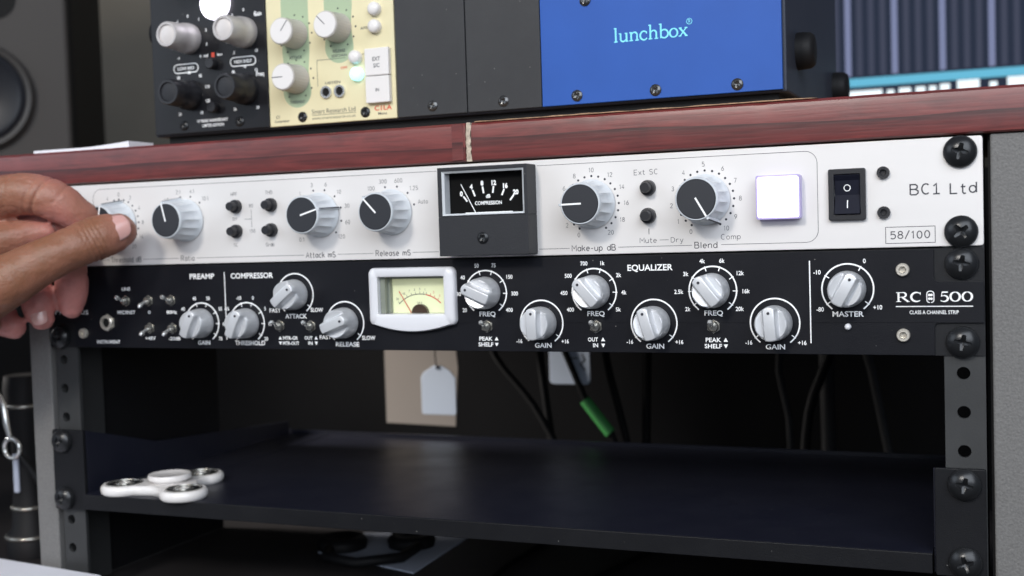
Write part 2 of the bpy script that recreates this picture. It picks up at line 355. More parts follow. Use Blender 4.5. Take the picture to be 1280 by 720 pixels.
# ------------------------------------------------------------------ lettering
_cache = {}
def _font(s, bold):
    key = (s, bold)
    if key not in _cache:
        cu = bpy.data.curves.new('t', 'FONT'); cu.body = s; cu.size = 1; cu.offset = bold; cu.resolution_u = 3; cu.fill_mode = 'FRONT'
        o = bpy.data.objects.new('t', cu); COL.objects.link(o)
        dg = bpy.context.evaluated_depsgraph_get(); me = bpy.data.meshes.new_from_object(o.evaluated_get(dg))
        v = [(p.co.x, p.co.y) for p in me.vertices]; f = [tuple(p.vertices) for p in me.polygons]
        bpy.data.objects.remove(o); bpy.data.curves.remove(cu); bpy.data.meshes.remove(me)
        _cache[key] = (v, f)
    return _cache[key]
_H = None
def text(s, x, z, h, parent, mt='white', w=None, y=-0.07, bold=0.012, al='C', name='lettering', obj=True, mb=None):
    """print s with cap height h (mm), centred at x, z on the face at y"""
    global _H
    if _H is None:
        v, f = _font('H', 0.0); _H = max(p[1] for p in v)
    v, f = _font(s, bold)
    x0 = min(p[0] for p in v); x1 = max(p[0] for p in v); k = h / _H
    kx = k * 0.9 if w is None else w / (x1 - x0)
    cx = {'C': (x0 + x1) / 2, 'L': x0, 'R': x1}[al]
    vv = [(x + (p[0] - cx) * kx, y, z + p[1] * k - h / 2) for p in v]
    own = mb is None; mb = mb or MB()
    mb.add(vv, f)
    if own: return part(name, mb, mt, parent)
def _a(cx, cy, rx, ry, a0, a1, n=8):
    return [(cx + rx * math.cos(math.radians(a0 + (a1 - a0) * k / n)), cy + ry * math.sin(math.radians(a0 + (a1 - a0) * k / n))) for k in range(n + 1)]
O6 = _a(2, 3, 1.8, 3, 90, 450, 16)
o4 = _a(1.7, 2, 1.6, 2, 90, 450, 12)
GL = {
 'A': (4, [[(0, 0), (2, 6), (4, 0)], [(.8, 2), (3.2, 2)]]), 'B': (4, [[(0, 0), (0, 6), (2.6, 6), (3.4, 5.2), (3.4, 4), (2.6, 3.2), (.3, 3.2)], [(2.6, 3.1), (3.8, 2.2), (3.8, .9), (2.8, 0), (.2, 0)]]),
 'C': (4, [_a(2.1, 3, 2, 3, 50, 310, 12)]), 'D': (4, [[(0, 0), (0, 6), (2, 6), (3.6, 4.6), (3.6, 1.4), (2, 0), (.2, 0)]]),
 'E': (3.6, [[(3.4, 6), (0, 6), (0, 0), (3.4, 0)], [(.2, 3), (2.8, 3)]]), 'F': (3.4, [[(3.4, 6), (0, 6), (0, 0)], [(.2, 3), (2.8, 3)]]),
 'G': (4, [_a(2.1, 3, 2, 3, 50, 350, 12), [(4, 2.6), (2.4, 2.6)]]), 'H': (4, [[(0, 0), (0, 6)], [(3.8, 0), (3.8, 6)], [(.2, 3), (3.6, 3)]]),
 'L': (3.4, [[(0, 6), (0, 0), (3.2, 0)]]), 'M': (4.6, [[(0, 0), (0, 6), (2.3, 2.4), (4.6, 6), (4.6, 0)]]), 'O': (4, [O6]),
 'P': (3.8, [[(0, 0), (0, 6), (2.6, 6), (3.7, 5.2), (3.7, 3.6), (2.6, 2.8), (.2, 2.8)]]), 'R': (4, [[(0, 0), (0, 6), (2.6, 6), (3.6, 5.2), (3.6, 3.9), (2.6, 3.1), (.2, 3.1)], [(2, 3), (3.8, 0)]]),
 'S': (3.8, [_a(1.9, 4.5, 1.7, 1.5, 30, 270, 8) + _a(1.9, 1.5, 1.8, 1.5, 80, -150, 8)]), 'T': (4, [[(0, 6), (4, 6)], [(2, 5.8), (2, 0)]]),
 'a': (3.4, [o4, [(3.4, 4), (3.4, 0)]]), 'b': (3.4, [[(0, 6), (0, 0)], o4]), 'c': (3.2, [_a(1.7, 2, 1.7, 2, 50, 310, 8)]), 'd': (3.4, [o4, [(3.4, 6), (3.4, 0)]]),
 'e': (3.4, [[(.2, 2.1), (3.3, 2.1)] + _a(1.7, 2, 1.6, 2, 20, 310, 10)]), 'f': (2.4, [[(2.4, 5.8), (1.4, 6), (.9, 5), (.9, 0)], [(0, 4), (2.2, 4)]]),
 'h': (3.2, [[(0, 6), (0, 0)], [(0.1, 3), (1.4, 4), (2.6, 3.8), (3, 3), (3, 0)]]), 'i': (.6, [[(.3, 4), (.3, 0)], [(.3, 5.3), (.3, 6)]]), 'k': (3, [[(0, 6), (0, 0)], [(2.8, 4), (.3, 1.8)], [(1.2, 2.5), (3, 0)]]),
 'l': (.6, [[(.3, 6), (.3, 0)]]), 'm': (4.6, [[(0, 4), (0, 0)], [(.1, 3.2), (1.2, 4), (2.3, 3.3), (2.3, 0)], [(2.4, 3.2), (3.5, 4), (4.6, 3.3), (4.6, 0)]]),
 'n': (3.2, [[(0, 4), (0, 0)], [(.1, 3), (1.4, 4), (2.6, 3.8), (3, 3), (3, 0)]]), 'o': (3.4, [o4]), 'p': (3.4, [[(0, 4), (0, -2)], o4]),
 'r': (2.2, [[(0, 4), (0, 0)], [(.1, 2.8), (1.1, 4), (2.2, 3.8)]]), 's': (2.8, [_a(1.4, 3, 1.2, 1, 30, 270, 6) + _a(1.4, 1, 1.3, 1, 80, -150, 6)]),
 't': (2.4, [[(.9, 5.6), (.9, .8), (1.5, 0), (2.4, .2)], [(0, 4), (2.2, 4)]]), 'u': (3.2, [[(0, 4), (0, 1), (.6, .1), (1.8, 0), (3, 1)], [(3.1, 4), (3.1, 0)]]),
 'x': (3, [[(0, 4), (3, 0)], [(3, 4), (0, 0)]]), 'y': (3.2, [[(0, 4), (1.6, 0)], [(3.2, 4), (1.2, -2), (.2, -2)]]),
 '0': (3.8, [_a(1.9, 3, 1.7, 3, 90, 450, 16)]), '1': (2.2, [[(.2, 4.8), (1.3, 6), (1.3, 0)]]), '2': (3.6, [_a(1.7, 4.4, 1.6, 1.6, 170, -30, 8) + [(0, 0), (3.5, 0)]]),
 '3': (3.6, [_a(1.6, 4.5, 1.5, 1.5, 150, -90, 8) + _a(1.6, 1.5, 1.8, 1.5, 90, -150, 8)]), '4': (3.6, [[(2.6, 0), (2.6, 6), (0, 1.8), (3.6, 1.8)]]),
 '5': (3.6, [[(3.3, 6), (.5, 6), (.3, 3.4)] + _a(1.6, 2, 1.9, 2, 120, -140, 8)]), '6': (3.6, [[(2.8, 6), (.7, 3.4)] + _a(1.8, 1.8, 1.7, 1.8, 150, -210, 12)]),
 '7': (3.6, [[(0, 6), (3.5, 6), (1.2, 0)]]), '8': (3.6, [_a(1.8, 4.6, 1.4, 1.4, -90, 270, 12), _a(1.8, 1.6, 1.75, 1.6, 90, 450, 12)]),
 '9': (3.6, [[(.8, 0), (2.9, 2.6)] + _a(1.8, 4.2, 1.7, 1.8, -30, 330, 12)]), '.': (.8, [[(.4, 0), (.4, .7)]]), ':': (.8, [[(.4, .6), (.4, 1.3)], [(.4, 3), (.4, 3.7)]]),
 '-': (2.6, [[(.2, 2.4), (2.4, 2.4)]]), '/': (3, [[(0, -.6), (3, 6.6)]]), '!': (3.0, [[(0.2, 4.6), (1.6, 6), (1.6, 0.15)], [(0, 0), (3.2, 0.1)]]), ' ': (2.2, []), '+': (3, [[(0, 2.6), (3, 2.6)], [(1.5, 4), (1.5, 1.2)]]),
}
def stext(s, x, z, h, parent, mt='ink', lw=0.24, w=None, y=-0.06, al='C', wob=0.0, name='lettering'):
    """single-stroke engraved lettering, cap height h, centred on x, z"""
    adv = sum(GL[c][0] + 1.5 for c in s) - 1.5; k = h / 6
    kx = k * 0.92 if w is None else w / adv
    px = {'C': x - adv * kx / 2, 'L': x, 'R': x - adv * kx}[al]
    mb = MB(); yy = y
    for c in s:
        gw, st = GL[c]
        dz = random.uniform(-wob, wob)
        for pl in st:
            mb.ribbon([(px + p[0] * kx, z - h / 2 + dz + p[1] * k) for p in pl], lw, yy); yy -= 0.006
        px += (gw + 1.5) * kx
    return part(name, mb, mt, parent)

def phillips(r=5.9, h=3.0, cr=3.2, cw=0.62, name='screw_head', mt='screw', dep=1.9, rings=30, seg=64, wash=True):
    def hf(x, z):
        q = math.sqrt(x * x + z * z)
        b = h * (1 - (q / r) ** 2.6 * 0.72) + (1.6 if wash else 0)
        ax, az = abs(x), abs(z)
        ins = (ax < cw * (1.5 - q / cr) + .25 and az < cr) or (az < cw * (1.5 - q / cr) + .25 and ax < cr)
        if ins and q < cr: b -= dep * (1.15 - q / cr)
        return b
    m = MB(); m.hdisc(hf, r, rings, seg, [(r, -(1.6 if wash else 0.0))])
    if wash: m.lathe([(r + .35, -1.6), (r + .55, -1.2), (r + .55, 0)][::-1], 48, cap0=False)
    return m.mesh(name, mt, 32)
SCREW = phillips(); SMALLSCREW = phillips(2.7, 1.2, 1.7, 0.42, 'small_screw', 'gunmetal', 0.9, 20, 32, False)
DARKSCREW = phillips(2.7, 1.2, 1.7, 0.42, 'dark_screw', 'screw', 0.9, 20, 32, False)
def screw(parent, x, z, y=0, me=None, name='rack_screw', spin=None):
    return place(name, me or SCREW, parent, (x, y, z), rot=(0, random.uniform(0, 1.5) if spin is None else spin, 0), recentre=False)

# ================================================================== SETTING
m = MB(); m.box(-1500, 1500, 900, 910, -226, 1500); struct('wall', m, 'wall')
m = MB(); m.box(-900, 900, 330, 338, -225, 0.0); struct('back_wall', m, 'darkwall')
m = MB(); m.box(-900, 900, -700, 329, -250, -225.2); struct('desk', m, 'desk')
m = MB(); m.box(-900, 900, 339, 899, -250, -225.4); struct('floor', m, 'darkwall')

# ================================================================== RACK CABINET
cab = thing('rack_cabinet', 'grey equipment rack cabinet with a chipped red wood top and steel rails', 'rack', (240, 100, -225))
m = MB(); m.box(484.9, 520, 0.6, 150, -225, 0.2); part('side_panel', m, 'cabgrey', cab, bevel=0.8)
m = MB(); m.box(-13.6, 0.9, 0.6, 150, -225, 0.2); part('side_panel', m, 'cabgrey', cab, bevel=0.8)
m = MB(); m.box(484.0, 484.88, 5, 149, -224, -0.2); part('added_dark_sheet', m, 'rubber', cab)  # black sheets added because the bare inner walls caught too much light
m = MB(); m.box(0.92, 1.7, 5, 149, -224, -0.2); part('added_dark_sheet', m, 'rubber', cab)
m = MB(); m.box(-200, 620, 1.5, 212, 0.6, 18.2); part('top_board', m, 'core', cab)
def plank(x0, x1):
    # rounded solid-wood lipping with a slightly chipped upper edge
    mb = MB(); prof = []; n = int((x1 - x0) / 2.2)
    base = [(1.4, 0.55), (-0.6, 0.55), (-1.6, 1.2), (-1.9, 3), (-1.9, 15.2), (-1.5, 17.4), (-0.3, 18.6), (1.4, 18.7)]
    vs = []; k = len(base)
    for i in range(n + 1):
        x = x0 + (x1 - x0) * i / n
        ch = max(0, noise.noise(Vector((x * 0.11, 3, 1))) - 0.12) * .35 + max(0, noise.noise(Vector((x * 0.5, 9, 1))) - .3) * 0.3
        for j, (y, z) in enumerate(base):
            if j in (5, 6): z -= ch; y += ch * 0.4
            if j in (1, 2): z += max(0, noise.noise(Vector((x * 0.3, 20, 1))) - 0.25) * 0.8
            vs.append((x, y, z))
    fs = []
    for i in range(n):
        for j in range(k - 1): fs.append((i * k + j, i * k + j + 1, (i + 1) * k + j + 1, (i + 1) * k + j))
    fs += [tuple(range(k - 1, -1, -1)), tuple(range(n * k, n * k + k))]
    mb.add([(a, b, c) for a, b, c in vs], [tuple(reversed(f)) for f in fs]); return mb
part('wood_edging', plank(-200, 258.4), 'wood', cab, smooth=30)
part('wood_edging', plank(261.5, 620), 'wood', cab, smooth=30)
m = MB(); pts = []
for i in range(13):
    z = 0.7 + i * 1.5; pts.append((258.45 + random.uniform(0, .5) - (0.0 if i < 10 else -.3), z))
for i in range(12, -1, -1):
    z = 0.7 + i * 1.5; pts.append((261.45 - random.uniform(0, 1.0), z))
m.prism(pts, -1.3, 1.4); part('seam_filler', m, 'filler', cab)
# bare board showing above the chipped edging
m = MB(); pts = [(263, 18.75)]
for i in range(60):
    x = 263 + i * 2.6; pts.append((x, 18.8 + max(0.05, 0.55 * noise.noise(Vector((x * .09, 2, 5))) + 0.35)))
pts.append((419, 18.75)); m.prism(pts[::-1], -1.2, 3); part('bare_edge', m, 'core', cab)
m = MB(); m.box(251.6, 257.4, -2.15, -1.95, 1.4, 18.2); part('veneer_patch', m, 'wood', cab, bevel=0.1)

def rail(x0, x1, side):
    r = MB(); zs = []
    z = 0.0; hz = []
    for u in range(5):
        for q in (6.35, 22.2, 38.1): hz.append(-(u * 44.45 + q))
    hz = [h for h in hz if h > -222]
    hx = 8.75 if side < 0 else 473.85
    # face plate with real holes: cells round each hole, plain strips between
    zprev = 0.0; Rh = 2.6
    for h in hz:
        top, bot = h + 4.4, h - 4.4
        if zprev - top > 0.01: r.box(x0, x1, 2.2, 4.2, top, zprev)
        out = []; n = 24; inn = []
        for i in range(n):
            a = 2 * PI * i / n; c, s_ = math.cos(a), math.sin(a)
            q = 1 / max(abs(c), abs(s_)); px = hx + c * q * 4.4; pz = h + s_ * q * 4.4
            out.append((min(max(hx + (c * q) * (x1 - hx if c > 0 else hx - x0), x0), x1), pz)); inn.append((hx + Rh * c, h + Rh * s_))
        r.frame(out, inn, 2.2, 4.2)
        zprev = bot
    if zprev > -224: r.box(x0, x1, 2.2, 4.2, -224, zprev)
    xi = x1 if side < 0 else x0
    if side < 0: r.box(x0, x0 + 1.8, 4.3, 36, -224, 0)
    else: r.box(x1 - 1.8, x1, 4.3, 36, -224, 0)
    return r
part('rack_rail', rail(3.6, 18.8, -1), 'railgrey', cab)
part('rack_rail', rail(466.6, 482.2, 1), 'railgrey', cab)

# ================================================================== SILVER COMPRESSOR
bc = thing('compressor_unit', 'pale silver rack compressor with big grey knobs, black dB meter and lit square button', 'compressor', (241, 60, -43.9))
m = MB(); m.prism(rrect(0.3, 482.2, -43.9, -0.3, 1.2), 0, 3.0); part('front_panel', m, 'silver', bc, bevel=0.35)
m = MB(); m.box(22, 460, 3.1, 205, -43, -1.2); part('chassis', m, 'blackear', bc)
for x, z in ((8.75, -6.35), (8.75, -38.1), (473.85, -6.35), (473.85, -38.1)): screw(bc, x, z, 0)
# printed border with gaps for the titles
titles = [('Threshold dB', 57, 20), ('Ratio', 97.0, 8.6), ('Attack mS', 177.1, 16.8), ('Release mS', 217.5, 18.8), ('Make-up dB', 319.2, 20.6), ('Blend', 370.3, 9.8)]
zb = -40.9
m = MB(); x = 45.0
mb = MB()
mb.ribbon([(242.0, -2.9), (36.6 + 5, -2.9)] + [(36.6 + 5 - 5 * math.sin(a), -7.9 + 5 * math.cos(a)) for a in [i * PI / 12 for i in range(1, 7)]] + [(36.6, -35.9)] +
          [(41.6 - 5 * math.cos(a), -35.9 - 5 * math.sin(a)) for a in [i * PI / 12 for i in range(1, 7)]], 0.2, -0.05)
mb.ribbon([(293, -2.9), (413, -2.9)] + [(413 + 5 * math.sin(a), -7.9 + 5 * math.cos(a)) for a in [i * PI / 12 for i in range(1, 7)]] + [(418, -35.9)] +
          [(413 + 5 * math.cos(a), -35.9 - 5 * math.sin(a)) for a in [i * PI / 12 for i in range(1, 7)]] + [(377, zb)], 0.2, -0.05)
prev = 41.6
for t, cx, tw in titles:
    if cx < 230 or cx > 300:
        if cx - tw / 2 - 1.2 > prev: mb.ribbon([(prev, zb), (cx - tw / 2 - 1.2, zb)], 0.2, -0.05)
    prev = cx + tw / 2 + 1.2
    if 'Release' in t: mb.ribbon([(prev, zb), (242, zb)], 0.2, -0.05); prev = 293
part('printed_border', mb, 'ink', bc)
for t, cx, tw in titles: stext(t, cx, zb, 2.6, bc, 'ink', 0.33, w=tw)

KX = dict(th=53.8, ra=97.0, at=177.4, re=217.6, mk=319.0, bl=370.5); KZ = -21.3
def bc1_body():
    mb = MB(); seg = 168; H = 16.6
    prof = [(10.9, -0.3), (11.0, -1.2), (10.5, -2.0), (10.3, -3.0), (9.95, -6.5), (9.65, -10), (9.35, -13.5), (9.25, -15.2), (9.1, -16.2), (8.75, -16.6), (8.45, -16.6), (8.4, -16.0)]
    def rf(a, k):
        if k in (3, 4, 5, 6): 
            d = min(a, 2 * PI - a)
            amp = (0.55, 1, 1, .55)[k - 3] * 0.075
            return 1 - amp * 1.25 * abs(math.sin(a * 7)) ** .8 * min(1, d * 3)
        return 1
    mb.lathe(prof, seg, rf=rf, cap0=False)
    # pointer rib running the length of the knob
    mb.add([(-.75, -0.4, 9.2), (.75, -0.4, 9.2), (.55, -0.4, 12.1), (-.55, -0.4, 12.1), (-.65, -16.4, 8.0), (.65, -16.4, 8.0), (.45, -16.4, 9.9), (-.45, -16.4, 9.9)],
           [(0, 3, 2, 1), (4, 5, 6, 7), (0, 1, 5, 4), (1, 2, 6, 5), (2, 3, 7, 6), (3, 0, 4, 7)])
    return mb.mesh('knob', 'knobgrey', 38)
BODY = bc1_body()
mb = MB(); mb.lathe([(8.3, -15.8), (8.3, -16.75), (8.1, -16.95)], 64, cap0=False); CAPM = mb.mesh('cap', 'cap', 40)
mb = MB(); mb.box(-.38, .38, -17.1, -16.9, -0.6, 8.6); LINEM = mb.mesh('pointer_line', 'white', None)
mb = MB(); mb.add([(-.22, -15.9, 9.99), (.22, -15.9, 9.99), (.3, -1.0, 12.05), (-.3, -1.0, 12.05), (-.22, -15.9, 10.2), (.22, -15.9, 10.2), (.3, -1.0, 12.25), (-.3, -1.0, 12.25)],
                  [(0, 1, 2, 3), (7, 6, 5, 4), (0, 4, 5, 1), (1, 5, 6, 2), (2, 6, 7, 3), (3, 7, 4, 0)]); RIBL = mb.mesh('rib_line', 'ink', None)
def bc1_knob(x, ang):
    k = place('knob', BODY, bc, (x, 0, KZ), rot=(0, math.radians(ang), 0), recentre=False)
    for nm, me in (('cap', CAPM), ('pointer_line', LINEM), ('rib_line', RIBL)):
        o = bpy.data.objects.new(nm, me); COL.objects.link(o); o.parent = k
    return k
for key, a in (('th', 12), ('ra', -14), ('at', 74), ('re', -43), ('mk', -91), ('bl', 150)): bc1_knob(KX[key], a)
def dots(cx, angs, r=12.5):
    mb = MB()
    for a in angs: x, z = at_clock(cx, KZ, r, a); mb.poly(circ(x, z, 0.52, 12), -0.05)
    part('scale_dots', mb, 'ink', bc)
dots(KX['mk'], range(-150, 151, 15)); dots(KX['bl'], range(-150, 151, 15)); dots(KX['th'], range(-150, 151, 15))
dots(KX['at'], range(-135, 136, 30)); dots(KX['re'], (-45, -15, 15, 45, 75)); dots(KX['ra'], (-45, -15, 15, 45))
def nums(cx, L_, r, h=1.9, mt='inkgrey'):
    for s_, a in L_:
        x, z = at_clock(cx, KZ, r, a)
        x += (len(s_) - 1) * 0.75 * math.sin(math.radians(a)); stext(s_, x, z, h, bc, mt, 0.2)
nums(KX['mk'], [('0', -154), ('2', -127), ('4', -90), ('6', -60), ('8', -32), ('10', 0), ('12', 33), ('14', 62), ('16', 90), ('18', 119), ('20', 148)], 15.2)
nums(KX['bl'], [('0', -154), ('1', -127), ('2', -98), ('3', -70), ('4', -38), ('5', -2), ('6', 31), ('7', 60), ('8', 90), ('9', 121), ('10', 146)], 15.2)
nums(KX['th'], [('0', 0), ('2', 30), ('4', 60), ('8', 90), ('16', 120), ('20', 146), ('4', -30)], 15.2)
nums(KX['at'], [('0.1', -140), ('1', -45), ('3', -15), ('6', 15), ('10', 45), ('30', 75), ('60', 105), ('120', 135)], 15.4)
nums(KX['re'], [('100', -40), ('300', -15), ('600', 14), ('1.2S', 44), ('Auto', 73)], 15.4)
nums(KX['ra'], [('1.5', -45), ('2:1', -15), ('4:1', 15), ('10:1', 45)], 15.4)
# push buttons
mb = MB(); mb.lathe([(3.5, 0), (3.5, -1.4), (3.3, -2.2), (2.5, -2.3), (2.3, -2.6)], 36, cap0=False, cap1=False)
mb.lathe([(2.3, -2.2), (2.25, -6.0), (2.0, -6.5)], 32, cap0=False); PB = mb.mesh('push_button', 'blackplastic', 40)
for x, z in ((128.4, -15.3), (128.2, -27.9), (149.4, -15.3), (149.2, -27.9), (345.2, -15.2), (345.0, -27.4)):
    place('push_button', PB, bc, (x, 0, z), recentre=False)
stext('HPF', 127.2, -9.0, 1.7, bc, 'inkgrey', 0.18); stext('Off', 127.2, -21.6, 1.6, bc, 'inkgrey', 0.18); stext('SC', 127.2, -34.8, 1.7, bc, 'inkgrey', 0.18)
stext('THD', 148.2, -9.0, 1.8, bc, 'inkgrey', 0.18); stext('Grab', 147.8, -35.1, 1.8, bc, 'inkgrey', 0.2)
stext('80', 137.3, -15.2, 1.7, bc, 'inkgrey', 0.18); stext('150', 137.6, -28.0, 1.7, bc, 'inkgrey', 0.18)
mb = MB(); mb.ribbon([(137.3, -17.2), (137.3, -26.2)], 0.2, -.05); mb.ribbon([(133, -21.9), (137.1, -21.9)], 0.2, -.058); part('bracket_line', mb, 'inkgrey', bc)
stext('Ext SC', 344.3, -8.2, 2.2, bc, 'inkgrey', 0.22, w=10.8); stext('Mute', 344.6, -38.2, 2.2, bc, 'ink', 0.22, w=7.6)
stext('Dry', 357.6, -38.3, 2.1, bc, 'inkgrey', 0.22, w=5.4); stext('Comp', 381.2, -37.6, 2.2, bc, 'inkgrey', 0.22, w=8.4)
mb = MB(); mb.ribbon([(345.0, -33.0), (345.0, -35.6)], 0.3, -.05); mb.ribbon([(349.8, -38.2), (353.8, -38.2)], 0.2, -.05); part('link_line', mb, 'ink', bc)
# dB meter
mf = MB(); Y = -11.7
outer = [(248.4, -42.9), (292.4, -42.9), (292.4, -2.2), (248.4, -2.2)]; mbk = MB()
# housing: frame round the window (upper), solid block (lower)
W0, W1, Wb, Wt = 250.2, 290.9, -24.3, -4.0
mf.frame([(248.0, Wb - .6), (292.4, Wb - .6), (292.4, -2.2), (248.0, -2.2)], [(W0, Wb), (W1, Wb), (W1, Wt), (W0, Wt)], Y, 0)
mf.box(248.0, 292.4, Y, 0, -42.9, Wb - .62)
meter = part('meter_housing', mf, 'meterframe', bc, bevel=0.4)
mb = MB(); mb.box(W0 - .2, W1 + .2, -5.2, -4.2, Wb - .2, Wt + .2); part('meter_face', mb, 'meterface', meter)
mb = MB(); mb.frame([(W0 + .02, Wb + .02), (W1 - .02, Wb + .02), (W1 - .02, Wt - .02), (W0 + .02, Wt - .02)], [(W0 + 1.0, Wb + .8), (W1 - 1.0, Wb + .8), (W1 - 1.0, Wt - .9), (W0 + 1.0, Wt - .9)], Y + .1, -5.3, Y + 1.0)
part('window_glare_rim', mb, 'clear', meter)
mx, mz = 270.6, -31.5
for i, (s_, a) in enumerate((('0', -38), ('4', -22.5), ('8', -7.5), ('12', 8), ('16', 23.5), ('20', 39))):
    mb = MB(); p0 = at_clock(mx, mz, 17.2, a); p1 = at_clock(mx, mz, 20.3, a); mb.ribbon([p0, p1], 0.8, -5.25)
    part('scale_mark', mb, 'white', meter)
    p = at_clock(mx, mz, 21.9, a); text(s_, p[0], p[1], 2.0, meter, bold=0.06, y=-5.28, name='scale_number')
text('dB', mx, -15.8, 1.6, meter, y=-5.25, bold=.03); text('COMPRESSION', mx, -18.9, 1.6, meter, y=-5.25, w=13.5, bold=.02)
mb = MB(); mb.tube([(264.9, -6.6, -23.6), (257.6, -6.6, -9.9)], 0.2, 6); part('needle', mb, 'white', meter)
mb = MB(); mb.box(259.5, 283, -6.4, -6.1, -23.5, -23.1); part('needle_stop', mb, 'white', meter)
place('meter_screw', DARKSCREW, meter, (270.2, Y, -34.9), rot=(0, .8, 0), recentre=False)
# lit square button
mb = MB(); mb.frame(rrect(393.4, 411.6, -30.8, -12.4, .8), rrect(394.0, 411.0, -30.2, -13.0, .8), -5.6, 0, -5.6); bz = part('button_rim', mb, 'purple', bc)
mb = MB(); mb.prism(rrect(394.3, 410.7, -29.9, -13.3, .9), -6.9, 0); part('lit_button', mb, 'litwhite', bc, bevel=.5)
# rocker switch
mb = MB(); mb.frame(rrect(422.6, 437.5, -32.2, -11.0, .8), rrect(424.9, 435.3, -30.0, -13.3, .5), -2.2, 0); part('switch_frame', mb, 'blackplastic', bc, bevel=.3)
mb = MB(); prof = [(-13.4, 0.4), (-13.6, -2.6), (-15.8, -1.2), (-21.8, -.5), (-29.6, -3.1), (-29.9, 0.4)]
n = len(prof); mb.add([(425.0, y, z) for z, y in prof] + [(435.2, y, z) for z, y in prof], [tuple(range(n)), tuple(range(2 * n - 1, n - 1, -1))] + [((i + 1) % n, i, n + i, n + (i + 1) % n) for i in range(n)])
rk = part('rocker', mb, mat('navy_black_plastic', (0.008, 0.009, 0.018), .62, spec=.15), bc, bevel=.25)
mb = MB(); mb.ribbon([(x, z) for x, z in circ(430.1, -18.9, 1.25, 24)], .34, 0, closed=True); mb.v = [(a, -1.17 - (a2 + 18.9) * -.0 + (-0.12 * (a2 + 18.9)) , a2) for a, b, a2 in mb.v]
part('rocker_mark', mb, 'white', rk)
mb = MB(); mb.ribbon([(430.2, -24.0), (430.2, -27.2)], .38, 0); mb.v = [(a, -0.5 + (z + 21.8) * (2.6 / 7.8) - .08, z) for a, b, z in mb.v]; part('rocker_mark', mb, 'white', rk)
# socket bolts
mb = MB(); mb.lathe([(2.55, 0), (2.55, -1.6), (2.3, -2.0), (1.35, -2.0)], 32, cap0=False, cap1=False); mb.lathe([(1.35, -2.0), (1.3, -.6)], 6, cap0=False)
HB = mb.mesh('socket_bolt', 'blackplastic', 35)
mb = MB(); mb.lathe([(2.7, 0), (2.7, -1.3), (2.4, -1.8), (1.4, -1.8)], 32, cap0=False, cap1=False); mb.lathe([(1.4, -1.8), (1.3, -.3)], 6, cap0=False)
HBC = mb.mesh('socket_bolt', 'nickel', 35)
for z in (-13.3, -29.5): place('socket_bolt', HB, bc, (444.4, 0, z), recentre=False)
stext('BC! Ltd', 467.2, -20.8, 4.1, bc, 'ink', 0.54, w=25.0, wob=.25)
mb = MB(); mb.ribbon([(444.9, -42.2), (464.0, -42.2), (464.0, -35.6), (444.9, -35.6)], .24, -.05, closed=True); part('number_box', mb, 'ink', bc)
stext('58/100', 454.4, -38.9, 2.9, bc, 'ink', 0.4, w=15.2, wob=.1)

# ================================================================== BLACK CHANNEL STRIP
rc = thing('channel_strip_unit', 'black rack channel strip with eleven silver pointer knobs and a small yellow VU meter', 'channel strip', (241, 60, -88.1))
from mathutils.geometry import tessellate_polygon
def holed(outer, hole, y0, y1):
    mb = MB(); n = len(outer); k = len(hole); allp = outer + hole
    tris = tessellate_polygon([[Vector((x, z, 0)) for x, z in outer], [Vector((x, z, 0)) for x, z in hole]])
    v = [(x, y0, z) for x, z in allp] + [(x, y1, z) for x, z in allp]; N_ = n + k; f = []
    for a, b, c in tris:
        A_, B_, C_ = allp[a], allp[b], allp[c]
        if (B_[0] - A_[0]) * (C_[1] - A_[1]) - (B_[1] - A_[1]) * (C_[0] - A_[0]) < 0: b, c = c, b
        f += [(a, b, c), (c + N_, b + N_, a + N_)]
    for i in range(n): j = (i + 1) % n; f.append((j, i, N_ + i, N_ + j))
    for i in range(k): j = (i + 1) % k; f.append((n + i, n + j, N_ + n + j, N_ + n + i))
    return mb.add(v, f)
VUH = [(208, -71.5), (247, -71.5), (247, -51), (208, -51)]
m = holed(rrect(0.3, 482.3, -88.1, -44.6, .6), VUH, 1.4, 6.0); part('ear_plate', m, 'blackear', rc, bevel=0.3)
def notch(x, z, sx, sz, r=1.6):   # rounded inner corner
    return [(x + sx * r * (1 - math.sin(a)), z + sz * r * (1 - math.cos(a))) for a in [i * PI / 8 for i in range(5)]]
p = []
zt, zbt = -44.8, -87.9; xa, xb = 19.5, 463.2; nz1, nz2 = -58.2, -74.6
def rc_corner(cx, cz, r, a0, a1): return [(cx + r * math.cos(math.radians(a0 + (a1 - a0) * k / 5)), cz + r * math.sin(math.radians(a0 + (a1 - a0) * k / 5))) for k in range(6)]
p = [(xa, zbt), (xb, zbt)] + rc_corner(xb + 2, nz2 - 2, 2, 180, 90) + [(482.0, nz2), (482.0, nz1)] + rc_corner(xb + 2, nz1 + 2, 2, 270, 180) + [(xb, zt), (xa, zt)] + \
    rc_corner(xa - 2, nz1 + 2, 2, 0, -90) + [(0.6, nz1), (0.6, nz2)] + rc_corner(xa - 2, nz2 - 2, 2, 90, 0)
m = holed(p, VUH, 0, 1.35); part('front_panel', m, 'blackpanel', rc, bevel=0.3)
m = MB(); m.box(22, 460, 6.1, 190, -87, -45.4); part('chassis', m, 'blackear', rc)
for x, z in ((8.75, -50.8), (8.75, -82.55), (473.85, -50.8), (473.85, -82.55)): screw(rc, x, z, 1.4)
